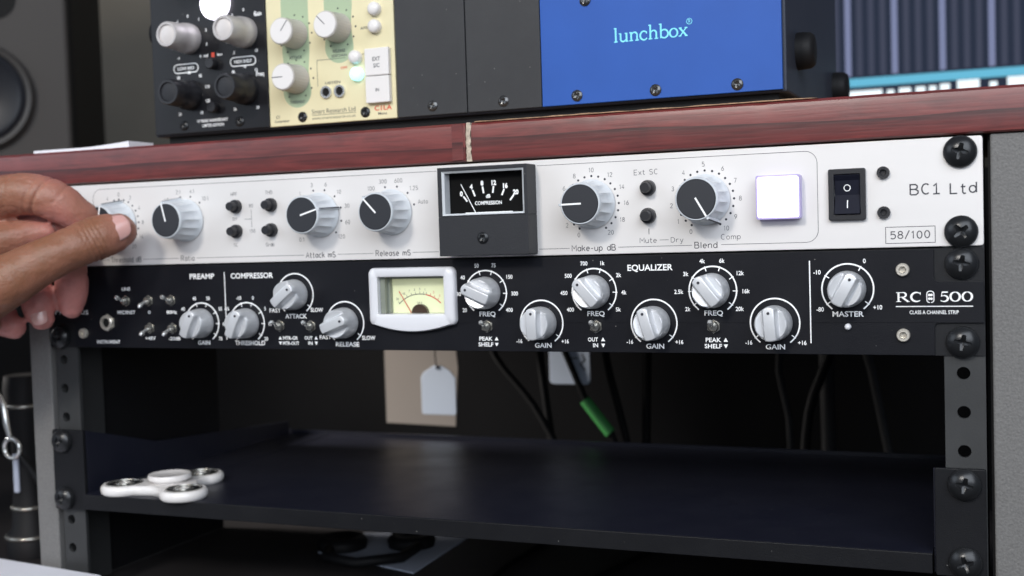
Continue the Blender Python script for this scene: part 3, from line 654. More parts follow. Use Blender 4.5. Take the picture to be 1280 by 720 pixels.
def rc_knob_mesh():
    R, H = 6.9, 9.6
    def hf(x, z):
        q = math.sqrt(x * x + z * z); ax = abs(x)
        tip = 0.0
        wing = 13.6 - 0.5 * (q / R) ** 2
        t = min(1, max(0, (ax - 2.15) / 1.3)); t = t * t * (3 - 2 * t)
        sc = H + 0.9 * min(1, max(0, (ax - 3.0) / 3.0)) ** 1.5
        if q > R * .93: sc -= (q / R - .93) * 8
        hgt = wing * (1 - t) + sc * t
        if q > R * .96: hgt -= (q / R - .96) * 10
        return hgt
    mb = MB()
    v0 = MB(); rings, seg = 30, 112
    v = [(0, -hf(0, 0), 0)]; f = []
    def rad(a):   # nose on the pointer side
        return R * (1 + 0.09 * max(0, math.cos(a)) ** 24)
    for k in range(1, rings + 1):
        for i in range(seg):
            a = 2 * PI * i / seg; r = rad(a) * k / rings; x, z = r * math.sin(a), r * math.cos(a)
            q = k / rings * R; sc_ = q / max(1e-6, r); v.append((x, -hf(x, z * sc_), z))
    for i in range(seg): f.append((0, 1 + (i + 1) % seg, 1 + i))
    for k in range(rings - 1):
        for i in range(seg):
            j = (i + 1) % seg; a0 = 1 + k * seg; a1 = a0 + seg; f.append((a0 + i, a0 + j, a1 + j, a1 + i))
    last = 1 + (rings - 1) * seg
    for (r_, y, nose) in ((7.05, -9.0, 1), (7.35, -5, .35), (7.6, -1.2, 0), (7.5, -.4, 0)):
        st = len(v)
        for i in range(seg):
            a = 2 * PI * i / seg; r = r_ * (1 + 0.09 * nose * max(0, math.cos(a)) ** 24); v.append((r * math.sin(a), y, r * math.cos(a)))
        for i in range(seg): j = (i + 1) % seg; f.append((last + i, last + j, st + j, st + i))
        last = st
    mb.add(v, f); return mb.mesh('knob', 'knobsilver', 50)
RCK = rc_knob_mesh()
mb = MB(); mb.lathe([(.62, -13.2), (.62, -13.62)], 16, cap0=False); PDOT = mb.mesh('pointer_dot', 'ink', None)
def rc_knob(x, z, a):
    k = place('knob', RCK, rc, (x, 0, z), rot=(0, math.radians(a), 0), recentre=False)
    o = bpy.data.objects.new('pointer_dot', PDOT); COL.objects.link(o); o.parent = k; o.location = (0, 0, 5.0 * S)
def ring(cx, cz, ticks, labels, a=143, hh=1.75, lr=13.4):
    mb = MB(); mb.ribbon(arc(cx, cz, 10.4, -a, a, 56), 0.62, -.06)
    for t in ticks: mb.ribbon([at_clock(cx, cz, 8.7 if abs(t) < 140 else 8.8, t), at_clock(cx, cz, 10.9, t)], 0.42, -.075 - .001 * (t % 7))
    part('scale_ring', mb, 'white', rc)
    for s_, t in labels:
        x, z = at_clock(cx, cz, lr, t); x += (len(s_) - 1) * .55 * math.sin(math.radians(t)); text(s_, x, z, hh, rc, bold=.02)
zA, zB = -60.6, -74.7
T8 = (-127, -92, -57, -18, 18, 57, 92, 127)
KN = [(104.2, zB, 26, [(s, t) for s, t in zip(('', '', '40', '45', '50', '55', '60', '70'), T8) if s], T8), (132.0, zB, 26, [('-15', -57), ('-10', -18), ('0', 18), ('5', 57), ('15', 92), ('20', 127)], T8),
      (161.4, -60.4, 52, [], (127,)), (189.5, -74.6, 70, [], (127,)),
      (265.6, zA, -66, [('20', -127), ('30', -92), ('40', -57), ('50', -18), ('75', 18), ('150', 57), ('300', 92), ('400', 127)], T8), (293.0, zB, 0, [('-16', -129), ('+16', 129)], (-127, 127)),
      (318.8, zA, -41, [('400', -127), ('450', -92), ('500', -57), ('700', -18), ('1k', 18), ('2k', 57), ('4k', 92), ('5k', 127)], T8), (346.2, zB, -16, [('-16', -129), ('+16', 129)], (-127, 127)),
      (372.8, zA, -38, [('2k', -127), ('2.5k', -92), ('3k', -57), ('4k', -18), ('6k', 18), ('12k', 57), ('16k', 92), ('20k', 127)], T8), (399.2, zB, -4, [('-16', -129), ('+16', 129)], (-127, 127)),
      (429.4, zA, 29, [('-80', -129), ('-10', -58), ('0', 31), ('+10', 125)], (-127, -58, 31, 127))]
for x, z, a, lab, tk in KN:
    ring(x, z, tk, lab); rc_knob(x, z, a)
for s_, x, z, h, w_ in (('PREAMP', 105.3, -50.5, 2.6, 15.4), ('COMPRESSOR', 136, -50.6, 2.6, 25.6), ('EQUALIZER', 345, -50.2, 2.6, 20.6), ('ATTACK', 161.4, -71.3, 2.1, 12.6), ('SLOW', 173.6, -68.2, 1.9, 7.2),
                    ('FAST', 149.2, -68.4, 1.9, 6.6), ('RELEASE', 190.4, -85.2, 2.1, 13.2), ('FAST', 178, -81.8, 1.9, 6.6), ('SLOW', 202.4, -82, 1.9, 7.4), ('GAIN', 104.9, -84.9, 2.1, 7.6),
                    ('THRESHOLD', 133.3, -84.9, 2.1, 18.2), ('FREQ', 266.1, -70.5, 2.1, 8.2), ('GAIN', 293.5, -85, 2.1, 8.2), ('FREQ', 319.4, -70.5, 2.1, 8.2), ('GAIN', 346.5, -85, 2.1, 8.2),
                    ('FREQ', 373, -70.4, 2.1, 8.2), ('GAIN', 399.2, -84.9, 2.1, 8.2), ('MASTER', 429.4, -71.0, 2.1, 12.6), ('LINE', 55.8, -56.5, 1.7, 5.6), ('MIC/INST', 55.4, -69, 1.7, 11.8), ('0', 70.6, -69, 1.6, 1.5),
                    ('80Hz', 85.2, -69, 1.7, 6.6), ('+48V', 70.6, -82.8, 1.7, 6.8), ('-20dB', 86.2, -82.9, 1.7, 7.6), ('INSTRUMENT', 42.6, -84.9, 1.7, 15.6)):
    text(s_, x, z, h, rc, w=w_, bold=.02)
def tri(cx, cz, up, r=.95):
    mb = MB(); s = 1 if up else -1; mb.poly([(cx - r, cz - s * r * .8), (cx + r, cz - s * r * .8), (cx, cz + s * r)][::s], -.07); part('arrow_mark', mb, 'white', rc)
text('MTR-GR', 157.6, -82.3, 1.6, rc, w=8.8, bold=.02); tri(151.6, -82.3, True); text('MTR-OUT', 157.8, -84.9, 1.6, rc, w=9.6, bold=.02); tri(151.6, -84.9, False)
text('OUT', 168.2, -82.2, 1.6, rc, w=4.6, bold=.02); tri(172.6, -82.2, True); text('IN', 169.2, -84.8, 1.6, rc, w=2.4, bold=.02); tri(172.6, -84.8, False)
text('OUT', 317.6, -82.2, 1.7, rc, w=4.8, bold=.02); tri(322.4, -82.2, True); text('IN', 318.8, -84.8, 1.7, rc, w=2.4, bold=.02); tri(322.4, -84.8, False)
for x in (264.9, 372.6):
    text('PEAK', x, -82.1, 1.8, rc, w=6.8, bold=.02); tri(x + 5.4, -82.1, True); text('SHELF', x - .1, -84.8, 1.8, rc, w=7.6, bold=.02); tri(x + 5.4, -84.8, False)
for x in (119.3, 414.1):
    mb = MB(); mb.ribbon([(x, -48.6), (x, -83.2)], .5, -.06); part('divider_line', mb, 'white', rc)
text('PreSonus', 18.0, -68.3, 3.4, rc, w=23, bold=.0)
# toggles
mb = MB(); mb.lathe([(3.1, 0), (3.1, -.7)], 6, cap0=False); mb.lathe([(2.4, -.7), (2.4, -1.5), (1.9, -2.4), (1.2, -2.5)], 24, cap0=False); TC = mb.mesh('toggle_switch', 'steel', 35)
mb = MB(); mb.tube([(0, -1.8, 0), (0, -4, .7), (0, -6.6, 1.9), (0, -7.6, 2.4), (0, -8.2, 2.7)], [.75, .8, 1.15, 1.2, .7], 14); TL = mb.mesh('lever', 'chrome', 40)
for x, z, up in ((55.6, -62.9, 1), (70.6, -62.9, 0), (85.2, -62.9, 1), (70.8, -77.5, 0), (85.4, -77.6, 0), (151.8, -76.2, 1), (170.0, -76.3, 1), (265.8, -76.3, 1), (319.3, -76.3, 1), (372.9, -76.2, 1)):
    k = place('toggle_switch', TC, rc, (x, 0, z), recentre=False)
    o = bpy.data.objects.new('lever', TL); COL.objects.link(o); o.parent = k
    if not up: o.rotation_euler = (0, PI, 0)
mb = MB(); mb.lathe([(4.6, 0), (4.6, -.9)], 6, cap0=False); mb.lathe([(4.0, -.9), (4.0, -1.9), (3.5, -2.3), (2.6, -2.3), (2.5, -.95)], 32, cap0=False); jk = part('instrument_jack', mb, 'nickel', rc, smooth=35, loc=(42.8, 0, -74.5))
mb = MB(); mb.lathe([(2.5, -1.0), (2.45, -1.1)], 24, c=(42.8, 0, -74.5), cap0=False); part('jack_hole', mb, 'hole', jk)
for x, z in ((26.1, -80.3), (451.3, -53.0), (451.2, -79.7)): place('socket_bolt', HBC, rc, (x, 0, z), recentre=False)
mb = MB(); mb.lathe([(1.35, 0), (1.3, -1.2), (.9, -1.9), (.3, -2.2)], 20, cap0=False); part('indicator_lamp', mb, 'bezel', rc, smooth=40, loc=(429.3, 0, -76.3))
# VU meter
def vu_out(d, zt_, zb_, x0, x1, bow):
    pts = []; n = 14
    pts += rc_corner(x1 - 3, zt_ - 3, 3, 0, 90) + rc_corner(x0 + 3, zt_ - 3, 3, 90, 180)
    pts += rc_corner(x0 + 3, zb_ + 2.2, 3, 180, 235)
    for k in range(1, n): t = k / n; pts.append((x0 + 2.6 + (x1 - x0 - 5.2) * t, zb_ - bow * math.sin(PI * t) ** .8 - .3))
    pts += rc_corner(x1 - 3, zb_ + 2.2, 3, 305, 360)
    return pts[::-1] if False else pts
po = vu_out(0, -48.0, -75.0, 204.9, 250.8, 3.6)
n = len(po); pc = [(209.8 + (245.6 - 209.8) * max(0, min(1, (x - 209) / 37.5)), max(-70.4, min(-52.2, z + (0 if z > -60 else 0)))) for x, z in po]
def proj_rect(x, z, x0=209.9, x1=245.4, z0=-70.3, z1=-52.3):
    cx, cz = (x0 + x1) / 2, (z0 + z1) / 2; hx, hz = (x1 - x0) / 2, (z1 - z0) / 2
    dx, dz = (x - cx) / 22.9, (z - cz) / 14.5; q = max(abs(dx), abs(dz)); return (cx + dx / q * hx, cz + dz / q * hz)
def densify(pts, step=1.0):
    out = []
    for i, a in enumerate(pts):
        b = pts[(i + 1) % len(pts)]; d = math.hypot(b[0] - a[0], b[1] - a[1]); k = max(1, int(d / step))
        for j in range(k): out.append((a[0] + (b[0] - a[0]) * j / k, a[1] + (b[1] - a[1]) * j / k))
    return out
po = densify(po)
mb = MB(); mid = [proj_rect(x, z) for x, z in po]
shr = lambda f: [(227.85 + (x - 227.85) * f, -62.5 + (z + 62.5) * f) for x, z in po]
A, Bq = po, shr(.965)
n = len(po); vs = [(x, 0, z) for x, z in A] + [(x, -2.4, z) for x, z in A] + [(x, -3.5, z) for x, z in Bq] + [(x, -3.9, z) for x, z in [((a[0] * .25 + b[0] * .75), (a[1] * .25 + b[1] * .75)) for a, b in zip(Bq, mid)]] + [(x, -3.3, z) for x, z in mid] + [(x, 5.6, z) for x, z in mid]
fs = []
for r_ in range(5):
    for i in range(n):
        j = (i + 1) % n; fs.append((r_ * n + i, (r_ + 1) * n + i, (r_ + 1) * n + j, r_ * n + j))
mb.add(vs, fs); vu = part('meter_bezel', mb, 'bezel', rc, smooth=50)
mb = MB(); mb.box(209.95, 245.35, 5.0, 5.5, -70.2, -52.4); part('meter_dial', mb, 'vuface', vu)
mb = MB(); mb.box(210.0, 212.6, -.5, 4.9, -70.1, -52.5); mb.box(212.6, 213.8, 2.5, 4.9, -70.1, -52.5); mb.box(212.6, 245.3, 3.2, 4.9, -53.6, -52.5); part('inner_wall', mb, 'smoke', vu)
cx, cz, rr = 228.6, -77.0, 15.9
mb = MB(); mb.ribbon(arc(cx, cz, rr, -46, 10, 20), .32, 4.9); part('dial_arc', mb, 'ink', vu)
mb = MB(); mb.ribbon(arc(cx, cz, rr, 11, 44, 14), .5, 4.9); part('dial_arc', mb, 'red', vu)
mb = MB()
for a in (-44, -34, -25, -16, -8, 0, 7, 12): mb.ribbon([at_clock(cx, cz, rr, a), at_clock(cx, cz, rr + 1.2, a)], .2, 4.88)
part('dial_ticks', mb, 'inkgrey', vu)
mb = MB()
for a in (20, 28, 36): mb.ribbon([at_clock(cx, cz, rr, a), at_clock(cx, cz, rr + 1.2, a)], .25, 4.88)
part('dial_ticks', mb, 'red', vu)
for s_, a in (('20', -42), ('10', -28), ('7', -18), ('5', -9), ('3', 0), ('1', 9)): p = at_clock(cx, cz, rr + 2.4, a); text(s_, p[0], p[1], 1.1, vu, 'inkgrey', y=4.88, bold=0)
for s_, a in (('2', 24), ('3', 35)): p = at_clock(cx, cz, rr + 2.4, a); text(s_, p[0], p[1], 1.1, vu, 'red', y=4.88, bold=0)
text('VU', 228.2, -65.6, 1.5, vu, 'inkgrey', y=4.88, bold=0)
mb = MB(); mb.tube([(224.2, 3.8, -70), (217.9, 3.8, -59.6)], .22, 6); part('needle', mb, 'red', vu)
mb = MB(); mb.prism(arc(229.2, -70.1, 4.2, -90, 90, 16)[::-1], 2.6, 4.6); part('needle_hub', mb, mat('amber_brown', (.05, .03, .02), .3), vu)
# RC 8 500 logo: drawn strokes with serifs
def logo():
    mb = MB(); y = [-.07]
    def st(pts, w_): mb.ribbon(pts, w_, y[0]); y[0] -= .006
    b, t = -66.1, -62.2; H = t - b; x = 448.6
    st([(x + .9, b), (x + .9, t)], .75); st([(x, b + .12), (x + 1.9, b + .12)], .24); st([(x, t - .12), (x + 2.4, t - .12)], .24)
    st([(x + 1.2, t - .15), (x + 2.6, t - .1)] + _a(x + 2.6, t - 1.05, 1.2, .95, 90, -90, 10) + [(x + 1.2, t - 2.0)], [.22, .3] + [.3 + .45 * math.sin(PI * i / 10) for i in range(11)] + [.2])
    st([(x + 2.3, t - 2.0), (x + 4.6, b + .1)], .72); st([(x + 4.1, b + .12), (x + 5.2, b + .12)], .24)
    cx_ = x + 7.9; st(_a(cx_, b + H / 2, 2.05, H / 2 - .12, 48, 312, 22), [.25 + .6 * math.sin(PI * i / 22) for i in range(23)]); st([(cx_ + 1.45, t), (cx_ + 1.45, t - 1.15)], .24)
    # knob emblem
    ex = x + 13.2; st([(px, pz) for px, pz in rrect(ex - 1.35, ex + 1.35, b - .35, t + .35, 1.1)] + [(ex - 1.35 + 1.1, b - .35)], .34)
    for dz in (.75, -.75):
        for dx in (-.42, .42): mb.poly(circ(ex + dx, b + H / 2 + dz, .52, 14), y[0]); y[0] -= .006
    x5 = x + 16.9
    st([(x5 + 3.0, t - .1), (x5 + .7, t - .1)], .55); st([(x5 + .75, t - .2), (x5 + .5, t - 1.9)], .28)
    st([(x5 + .4, t - 1.75)] + _a(x5 + 1.4, b + 1.25, 1.55, 1.2, 100, -140, 14), [.2] + [.3 + .5 * math.sin(PI * min(1, i / 12)) for i in range(15)])
    for k in range(2):
        c_ = x5 + 5.7 + k * 4.55; st(_a(c_, b + H / 2, 1.75, H / 2 - .12, 90, 450, 28), [.28 + .55 * abs(math.cos(math.radians(90 + 360 * i / 28))) for i in range(29)])
    st([(448.4, -68.0), (477.9, -68.0)], .38)
    part('logo', mb, 'white', rc)
logo()
text('CLASS A CHANNEL STRIP', 463.1, -70.4, 1.45, rc, w=18.8, bold=.01)

# ================================================================== SHELF
sh = thing('rack_shelf', 'black steel rack shelf tray bolted between the rails below the two units', 'shelf', (241, 100, -178))
m = MB(); m.box(22.2, 461.2, -1.6, 202, -169.9, -168.5); part('tray', m, 'tray', sh)
m = MB(); m.box(22.2, 461.2, -2.6, -1.0, -176.8, -168.6); part('front_lip', m, 'traylip', sh, bevel=.3)
m = MB(); m.box(54.6, 55.4, 4, 202, -168.5, -168.2); m.box(22.2, 461.2, 200.5, 202, -168.4, -166); part('rear_lip', m, 'tray', sh)
for (x0, x1, sx, a, b) in ((1.2, 22.6, 8.75, 'x', 1), (462.4, 481.8, 473.85, 'x', -1)):
    m = MB(); m.prism(rrect(x0, x1, -177.6, -133.6, .8), -1.2, 1.2); part('mounting_ear', m, 'traylip', sh, bevel=.3)
    m = MB(); xs = x1 - 1.2 if b == 1 else x0 - .6
    m.add([(xs, 1.3, -177), (xs, 1.3, -134), (xs, 60, -150), (xs, 200, -160), (xs, 200, -177), (xs + 1.4, 1.3, -177), (xs + 1.4, 1.3, -134), (xs + 1.4, 60, -150), (xs + 1.4, 200, -160), (xs + 1.4, 200, -177)],
          [(0, 1, 2, 3, 4), (9, 8, 7, 6, 5), (0, 5, 6, 1), (1, 6, 7, 2), (2, 7, 8, 3), (3, 8, 9, 4), (4, 9, 5, 0)]); part('side_gusset', m, 'tray', sh)
    for z in (-139.7, -171.45): screw(sh, sx, z, -1.3)
# ================================================================== FIDGET SPINNER
sp = thing('fidget_spinner', 'white three-lobed fidget spinner lying on the left end of the black shelf', 'fidget spinner', (64.5, 18, -168.4))
C = Vector((64.5, 18)); lobes = [math.radians(205), math.radians(-35), math.radians(85)]; Rl, rl = 24.5, 12.8
pts = []
for i, a in enumerate(sorted([x % (2 * PI) for x in lobes])):
    for k in range(-10, 11):
        b = a + math.radians(k * 12.5); pts.append(C + Vector((math.cos(a), math.sin(a))) * Rl + Vector((math.cos(b), math.sin(b))) * rl)
    a2 = sorted([x % (2 * PI) for x in lobes])[(i + 1) % 3]; a2 = a2 if a2 > a else a2 + 2 * PI
    mid_ = (a + a2) / 2; pts.append(C + Vector((math.cos(mid_), math.sin(mid_))) * 15.5)
cs = [C + Vector((math.cos(a), math.sin(a))) * Rl for a in lobes]
m = MB()
vs = []; zz = [(-168.4, .9), (-167.4, .98), (-165.9, 1.0), (-164.2, .98), (-163.2, .9)]
def off(p, f):
    c = min(cs, key=lambda q: (q - p).length); return c + (p - c) * f if (p - c).length < 16 else C + (p - C) * f
for z, f in zz: vs += [(*off(p, f), z) for p in pts]
n = len(pts); fs = [((k) * n + i, k * n + (i + 1) % n, (k + 1) * n + (i + 1) % n, (k + 1) * n + i) for k in range(4) for i in range(n)]
m.add(vs, fs); 
ctr = len(m.v); 
m.add([(*off(p, .9), -163.2) for p in pts] + [(C.x, C.y, -163.2)], [(i, (i + 1) % n, n) for i in range(n)])
part('spinner_body', m, 'spinner', sp, smooth=50)
m = MB(); m.lathe([(9, -163.3), (9, -161.9), (11.4, -161.6), (11.8, -159.9), (11.2, -158.9), (9.6, -158.8), (9.0, -159.1)], 48, c=(C.x, C.y, 0), axis='z'); part('centre_cap', m, 'spinner', sp, smooth=45)
for c in cs:
    m = MB(); m.lathe([(9.8, -163.5), (9.8, -162.8), (9.0, -162.75), (8.8, -163.4), (5.2, -163.4), (5.0, -162.6), (3.6, -162.6), (3.4, -163.6)], 36, c=(c.x, c.y, 0), axis='z'); be = part('bearing', m, 'steel', sp, smooth=30)
    m = MB(); m.lathe([(8.7, -163.2), (5.3, -163.18)], 36, c=(c.x, c.y, 0), axis='z', cap0=False, cap1=False); part('bearing_shield', m, 'rubber', be)

# ================================================================== LUNCHBOX CHASSIS AND MODULES
lb = thing('module_chassis', 'slate desktop module chassis with a bright blue front section standing on the wood top', 'module rack', (228, 110, 18.7))
m = MB(); m.box(56.0, 401.4, 29.8, 195, 25.6, 168); part('case', m, 'slate', lb, bevel=1.0)
m = MB(); m.box(62, 397, 34, 190, 18.7, 25.5); part('base', m, 'rubber', lb)
m = MB(); m.box(286.2, 399.8, 27.4, 29.7, 26.6, 165); part('blue_panel', m, 'blue', lb, bevel=.3)
for x, z in ((303.8, 30.6), (342, 30.4), (379.8, 30.2), (309.1, 74.6), (373, 74.6)): place('panel_screw', SMALLSCREW, lb, (x, 27.4, z), rot=(0, random.random(), 0), recentre=False)
for y, z in ((60, 47), (182, 42)):
    m = MB(); m.lathe([(8.6, 401.4), (8.6, 404.5), (8.2, 407.6), (7.0, 409.2), (5, 409.6)], 36, c=(0, y, z), axis='x'); part('rubber_foot', m, 'rubber', lb, smooth=50)
m = MB(); m.lathe([(8.2, 56), (8.2, 53), (7.6, 50.6), (5, 49.4)][::-1], 32, c=(0, 42, 84), axis='x'); part('rubber_foot', m, 'rubber', lb, smooth=50)
# lettering: slab serif "lunchbox"
def lunch():
    mb = MB(); y = [27.33]; u = 5.9 / 4.1     # units: x-height 4
    def st(pts, w_): mb.ribbon([(X + a * k, Z0 + b * k) for a, b in pts], (w_ if not hasattr(w_, '__len__') else w_) , y[0]); y[0] -= .006
    k = 1.02; Z0 = 54.0 - .35; LW = .84; SW = .52; X = 322.6
    def stem(x, b, t, fl=True, ff=True):
        st([(x, b), (x, t)], LW)
        if fl: st([(x - .85, t - .28), (x, t - .22)], SW)
        if ff: st([(x - .9, b + .24), (x + .9, b + .24)], SW)
    stem(1, 0, 6.6); X += 2.5 * k
    st([(.8, 4), (.8, 1.3)] + _a(2.0, 1.3, 1.2, 1.1, 180, 300, 6) + [(3.4, 1.2)], [.8, .8] + [.7] * 7 + [.4]); st([(0, 3.8), (.9, 3.8)], SW); st([(3.6, 4), (3.6, 0)], LW); st([(2.8, 3.8), (3.6, 3.8)], SW); st([(3.6, .24), (4.4, .24)], SW); X += 4.9 * k
    stem(.9, 0, 4.1); st([(1.0, 2.9)] + _a(2.4, 2.7, 1.25, 1.2, 130, 0, 7) + [(3.65, .1)], [.4] + [.6] * 3 + [.8] * 6); st([(2.8, .24), (4.5, .24)], SW); X += 5.0 * k
    st(_a(1.9, 2.0, 1.75, 1.95, 42, 325, 16), [.5 + .35 * math.sin(PI * i / 16) for i in range(17)]); st([(3.1, 3.8), (3.1, 2.8)], .5); X += 4.0 * k
    stem(.9, 0, 6.6); st([(1.0, 2.9)] + _a(2.4, 2.7, 1.25, 1.2, 130, 0, 7) + [(3.65, .1)], [.4] + [.6] * 3 + [.8] * 6); st([(2.8, .24), (4.5, .24)], SW); X += 4.9 * k
    st([(.9, .1), (.9, 6.6)], LW); st([(.05, 6.32), (.9, 6.38)], SW); st(_a(2.45, 2.0, 1.75, 1.85, 150, -150, 16), [.5] + [.6 + .2 * math.sin(PI * i / 14) for i in range(15)] + [.5]); X += 4.75 * k
    st(_a(2.0, 2.0, 1.75, 1.9, 90, 450, 20), [.5 + .35 * abs(math.cos(math.radians(90 + 18 * i))) for i in range(21)]); X += 4.35 * k
    st([(.5, 3.8), (3.5, .2)], LW); st([(3.4, 3.8), (.6, .2)], .5)
    for a, b in ((.05, 3.8), (2.7, 3.8), (-.1, .24), (2.7, .24)): st([(a, b), (a + 1.3, b)], SW)
    X += 4.7 * k; st([(p[0], p[1]) for p in _a(.2, 6.4, 1.25, 1.25, 0, 360, 20)], .26)
    st([(-.15, 5.8), (-.15, 7.1), (.35, 7.1), (.6, 6.8), (.35, 6.45), (-.1, 6.42)], .22); st([(.2, 6.4), (.65, 5.8)], .22)
    part('lettering', mb, 'cyan', lb)
lunch()
Yf = 28.0
def module(name, label, x0, x1, mt):
    t = thing(name, label, 'audio module', ((x0 + x1) / 2, Yf + .8, 26.6))
    m = MB(); m.box(x0, x1, Yf, Yf + 1.7, 26.6, 160); part('face_plate', m, mt, t, bevel=.25)
    return t
def txy(t, s_, x, z, h, mt='white', w=None, bold=.02): return text(s_, x, z, h, t, mt, w=w, y=Yf - .07, bold=bold)
# black equaliser module
eq = module('equalizer_module', 'black equalizer module with tall silver and black cylinder knobs at the left end', 57.4, 131.6, 'eqblack')
def tall_knob(x, z, mside, mcap, r=6.8, h=19, flange=8.2):
    m = MB(); m.lathe([(flange, Yf), (flange, Yf - 1.5), (flange - .2, Yf - 5.0), (r + .7, Yf - 5.6), (r + .4, Yf - 10), (r, Yf - h + .8), (r - .5, Yf - h), (r - 1.6, Yf - h), (r - 2.0, Yf - h + .8)], 48, c=(x, 0, z), cap0=False, cap1=False)
    k = part('knob', m, mside, eq, smooth=40)
    m = MB(); m.lathe([(r - 1.95, Yf - h + .9), (r - 2.6, Yf - h + .75), (1, Yf - h + .5)], 40, c=(x, 0, z), cap0=False); part('cap', m, mcap, k, smooth=50)
    m = MB(); m.lathe([(r - 1.0, Yf - h - .05), (r - .75, Yf - h + .1), (r - 1.7, Yf - h - .05)], 40, c=(x, 0, z), cap0=False, cap1=False)
tall_knob(82.2, 77.2, 'silverknob2', 'alucap'); tall_knob(118.2, 77.2, 'silverknob2', 'alucap')
tall_knob(81.6, 47.0, 'blackplastic', 'meterframe'); tall_knob(117.6, 47.4, 'blackplastic', 'meterframe')
tall_knob(82.0, 108, 'silverknob2', 'alucap')
m = MB(); m.lathe([(8.6, Yf), (8.6, Yf - 3), (7.9, Yf - 4)], 40, c=(101.4, 0, 94.0), cap0=False); part('lit_button', m, 'litwhite', eq, smooth=40)
for z, r in ((62.4, 3.0), (39.2, 3.0)):
    m = MB(); m.lathe([(r, Yf), (r, Yf - 4), (r - .5, Yf - 4.6)], 24, c=(98.0, 0, z), cap0=False); part('push_button', m, 'blackplastic', eq, smooth=40)
for x, z in ((76.8, 30.8), (113.0, 30.8)): place('module_screw', DARKSCREW, eq, (x, Yf, z), rot=(0, .5, 0), recentre=False)
for cx_, cz_, hl in ((82.2, 77.2, ('-4', '-3', '-2', '-1', '0', '1', '2', '3', '4')), (118.2, 77.2, ('.5', '1', '1.5', '2', '0', '2', '8', '10', '15')), (81.6, 47.0, ('20', '30', '40', '50', '80', '95', '110', '125', '10')), (117.6, 47.4, ('2k', '4k', '6k', '8k', '10', '12', '15', '18', '20'))):
    for s_, a in zip(hl, range(-144, 145, 36)):
        p = at_clock(cx_, cz_, 12.2, a)
        if 60 < p[0] < 129: txy(eq, s_, p[0], p[1], 1.5, bold=.03)
for cx_, cz_, s_ in ((79.6, 61.6, 'LOW MID'), (116.6, 62.4, 'HIGH SHELF')):
    mb = MB(); mb.ribbon(rrect(cx_ - 8, cx_ + 8, cz_ - 2.3, cz_ + 2.3, 2.2), .5, Yf - .06, closed=True); part('label_frame', mb, 'white', eq); txy(eq, s_, cx_, cz_, 1.6, w=11)
mb = MB(); mb.poly([(96.6, 66.2), (98.6, 66.2), (98.6, 68.6), (96.6, 68.6)], Yf - .06); part('red_mark', mb, 'red', eq)
txy(eq, 'mid', 93, 67.4, 1.5); txy(eq, 'bass', 102, 67.4, 1.5); txy(eq, 'Gain', 127, 86.5, 2.2, w=4.8); txy(eq, 'Freq', 127, 55, 2.2, w=4.8)
txy(eq, '10 YEARS ANNIVERSARY', 95.6, 32.6, 1.5, w=20); txy(eq, 'LIMITED EDITION', 95.8, 30.0, 1.5, w=14)
# cream module
cr = module('compressor_module', 'cream compressor module with three white pointer knobs and two square white buttons', 132.2, 207.4, 'cream')
for pts in ([(143, 28), (156, 28), (158, 60), (158, 110), (141, 110), (141, 60)],): pass
for x, z0, z1 in ((149.6, 36, 110), (175.6, 57, 110)):
    mb = MB(); p = arc(x, z0 + 8, 8.4, 90, 270, 16)[::-1]; mb.poly([(x - 8.4, z0 + 8)] + p[1:-1] + [(x + 8.4, z0 + 8), (x + 7.2, z0 + 18), (x + 8.2, z0 + 28), (x + 8.2, z1), (x - 8.2, z1), (x - 8.2, z0 + 28), (x - 7.2, z0 + 18)], Yf - .04); part('green_patch', mb, 'green', cr)
def cream_knob(x, z, a):
    m = MB(); rf = lambda an, k: 1 - (.03 * (0.5 - .5 * math.cos(an * 30)) if k in (1, 2) else 0)
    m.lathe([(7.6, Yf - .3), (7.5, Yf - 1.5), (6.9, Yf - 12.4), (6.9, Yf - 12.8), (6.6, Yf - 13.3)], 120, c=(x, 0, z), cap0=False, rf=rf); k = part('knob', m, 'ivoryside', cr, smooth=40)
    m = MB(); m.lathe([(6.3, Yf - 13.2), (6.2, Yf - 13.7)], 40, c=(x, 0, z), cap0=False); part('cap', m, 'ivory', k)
    m = MB(); m.ribbon([(x, z), at_clock(x, z, 6.4, a)], .4, Yf - 13.8); part('pointer_line', m, 'ink', k)
cream_knob(149.6, 73.4, 38); cream_knob(175.6, 74.3, -45); cream_knob(149.6, 50.2, -90)
for cx_, cz_ in ((149.6, 73.4), (175.6, 74.3), (149.6, 50.2)):
    mb = MB()
    for a in range(-150, 151, 30): p = at_clock(cx_, cz_, 10, a); mb.poly(circ(p[0], p[1], .5, 10), Yf - .07)
    part('scale_dots', mb, 'ink', cr)
for x, z, mt in ((197.4, 81.8, 'ivory'), (197.2, 73.0, 'ivory'), (185.4, 58.6, 'ivory'), (186.0, 50.0, 'cyanled')):
    m = MB(); m.lathe([(3.4, Yf), (3.4, Yf - 2.5), (2.6, Yf - 3.6), (1.0, Yf - 3.9)], 28, c=(x, 0, z), cap0=False); part('cyan_lamp' if mt == 'cyanled' else 'round_button', m, mt, cr, smooth=50)
for x in (167.2, 175.2):
    m = MB(); m.lathe([(3.2, Yf), (3.2, Yf - 1.2), (2.2, Yf - 1.2), (2.1, Yf - .2)], 28, c=(x, 0, 42.3), cap0=False); j = part('small_jack', m, 'chrome', cr, smooth=35)
    m = MB(); m.lathe([(2.1, Yf - .3), (2.0, Yf - .35)], 24, c=(x, 0, 42.3), cap0=False); part('jack_hole', m, 'hole', j)
for z0, z1 in ((48.3, 62), (34.6, 48.0)):
    m = MB(); m.prism(rrect(191.6, 205.2, z0, z1, .4), Yf - 3, Yf); part('square_button', m, 'ivory', cr, bevel=.4)
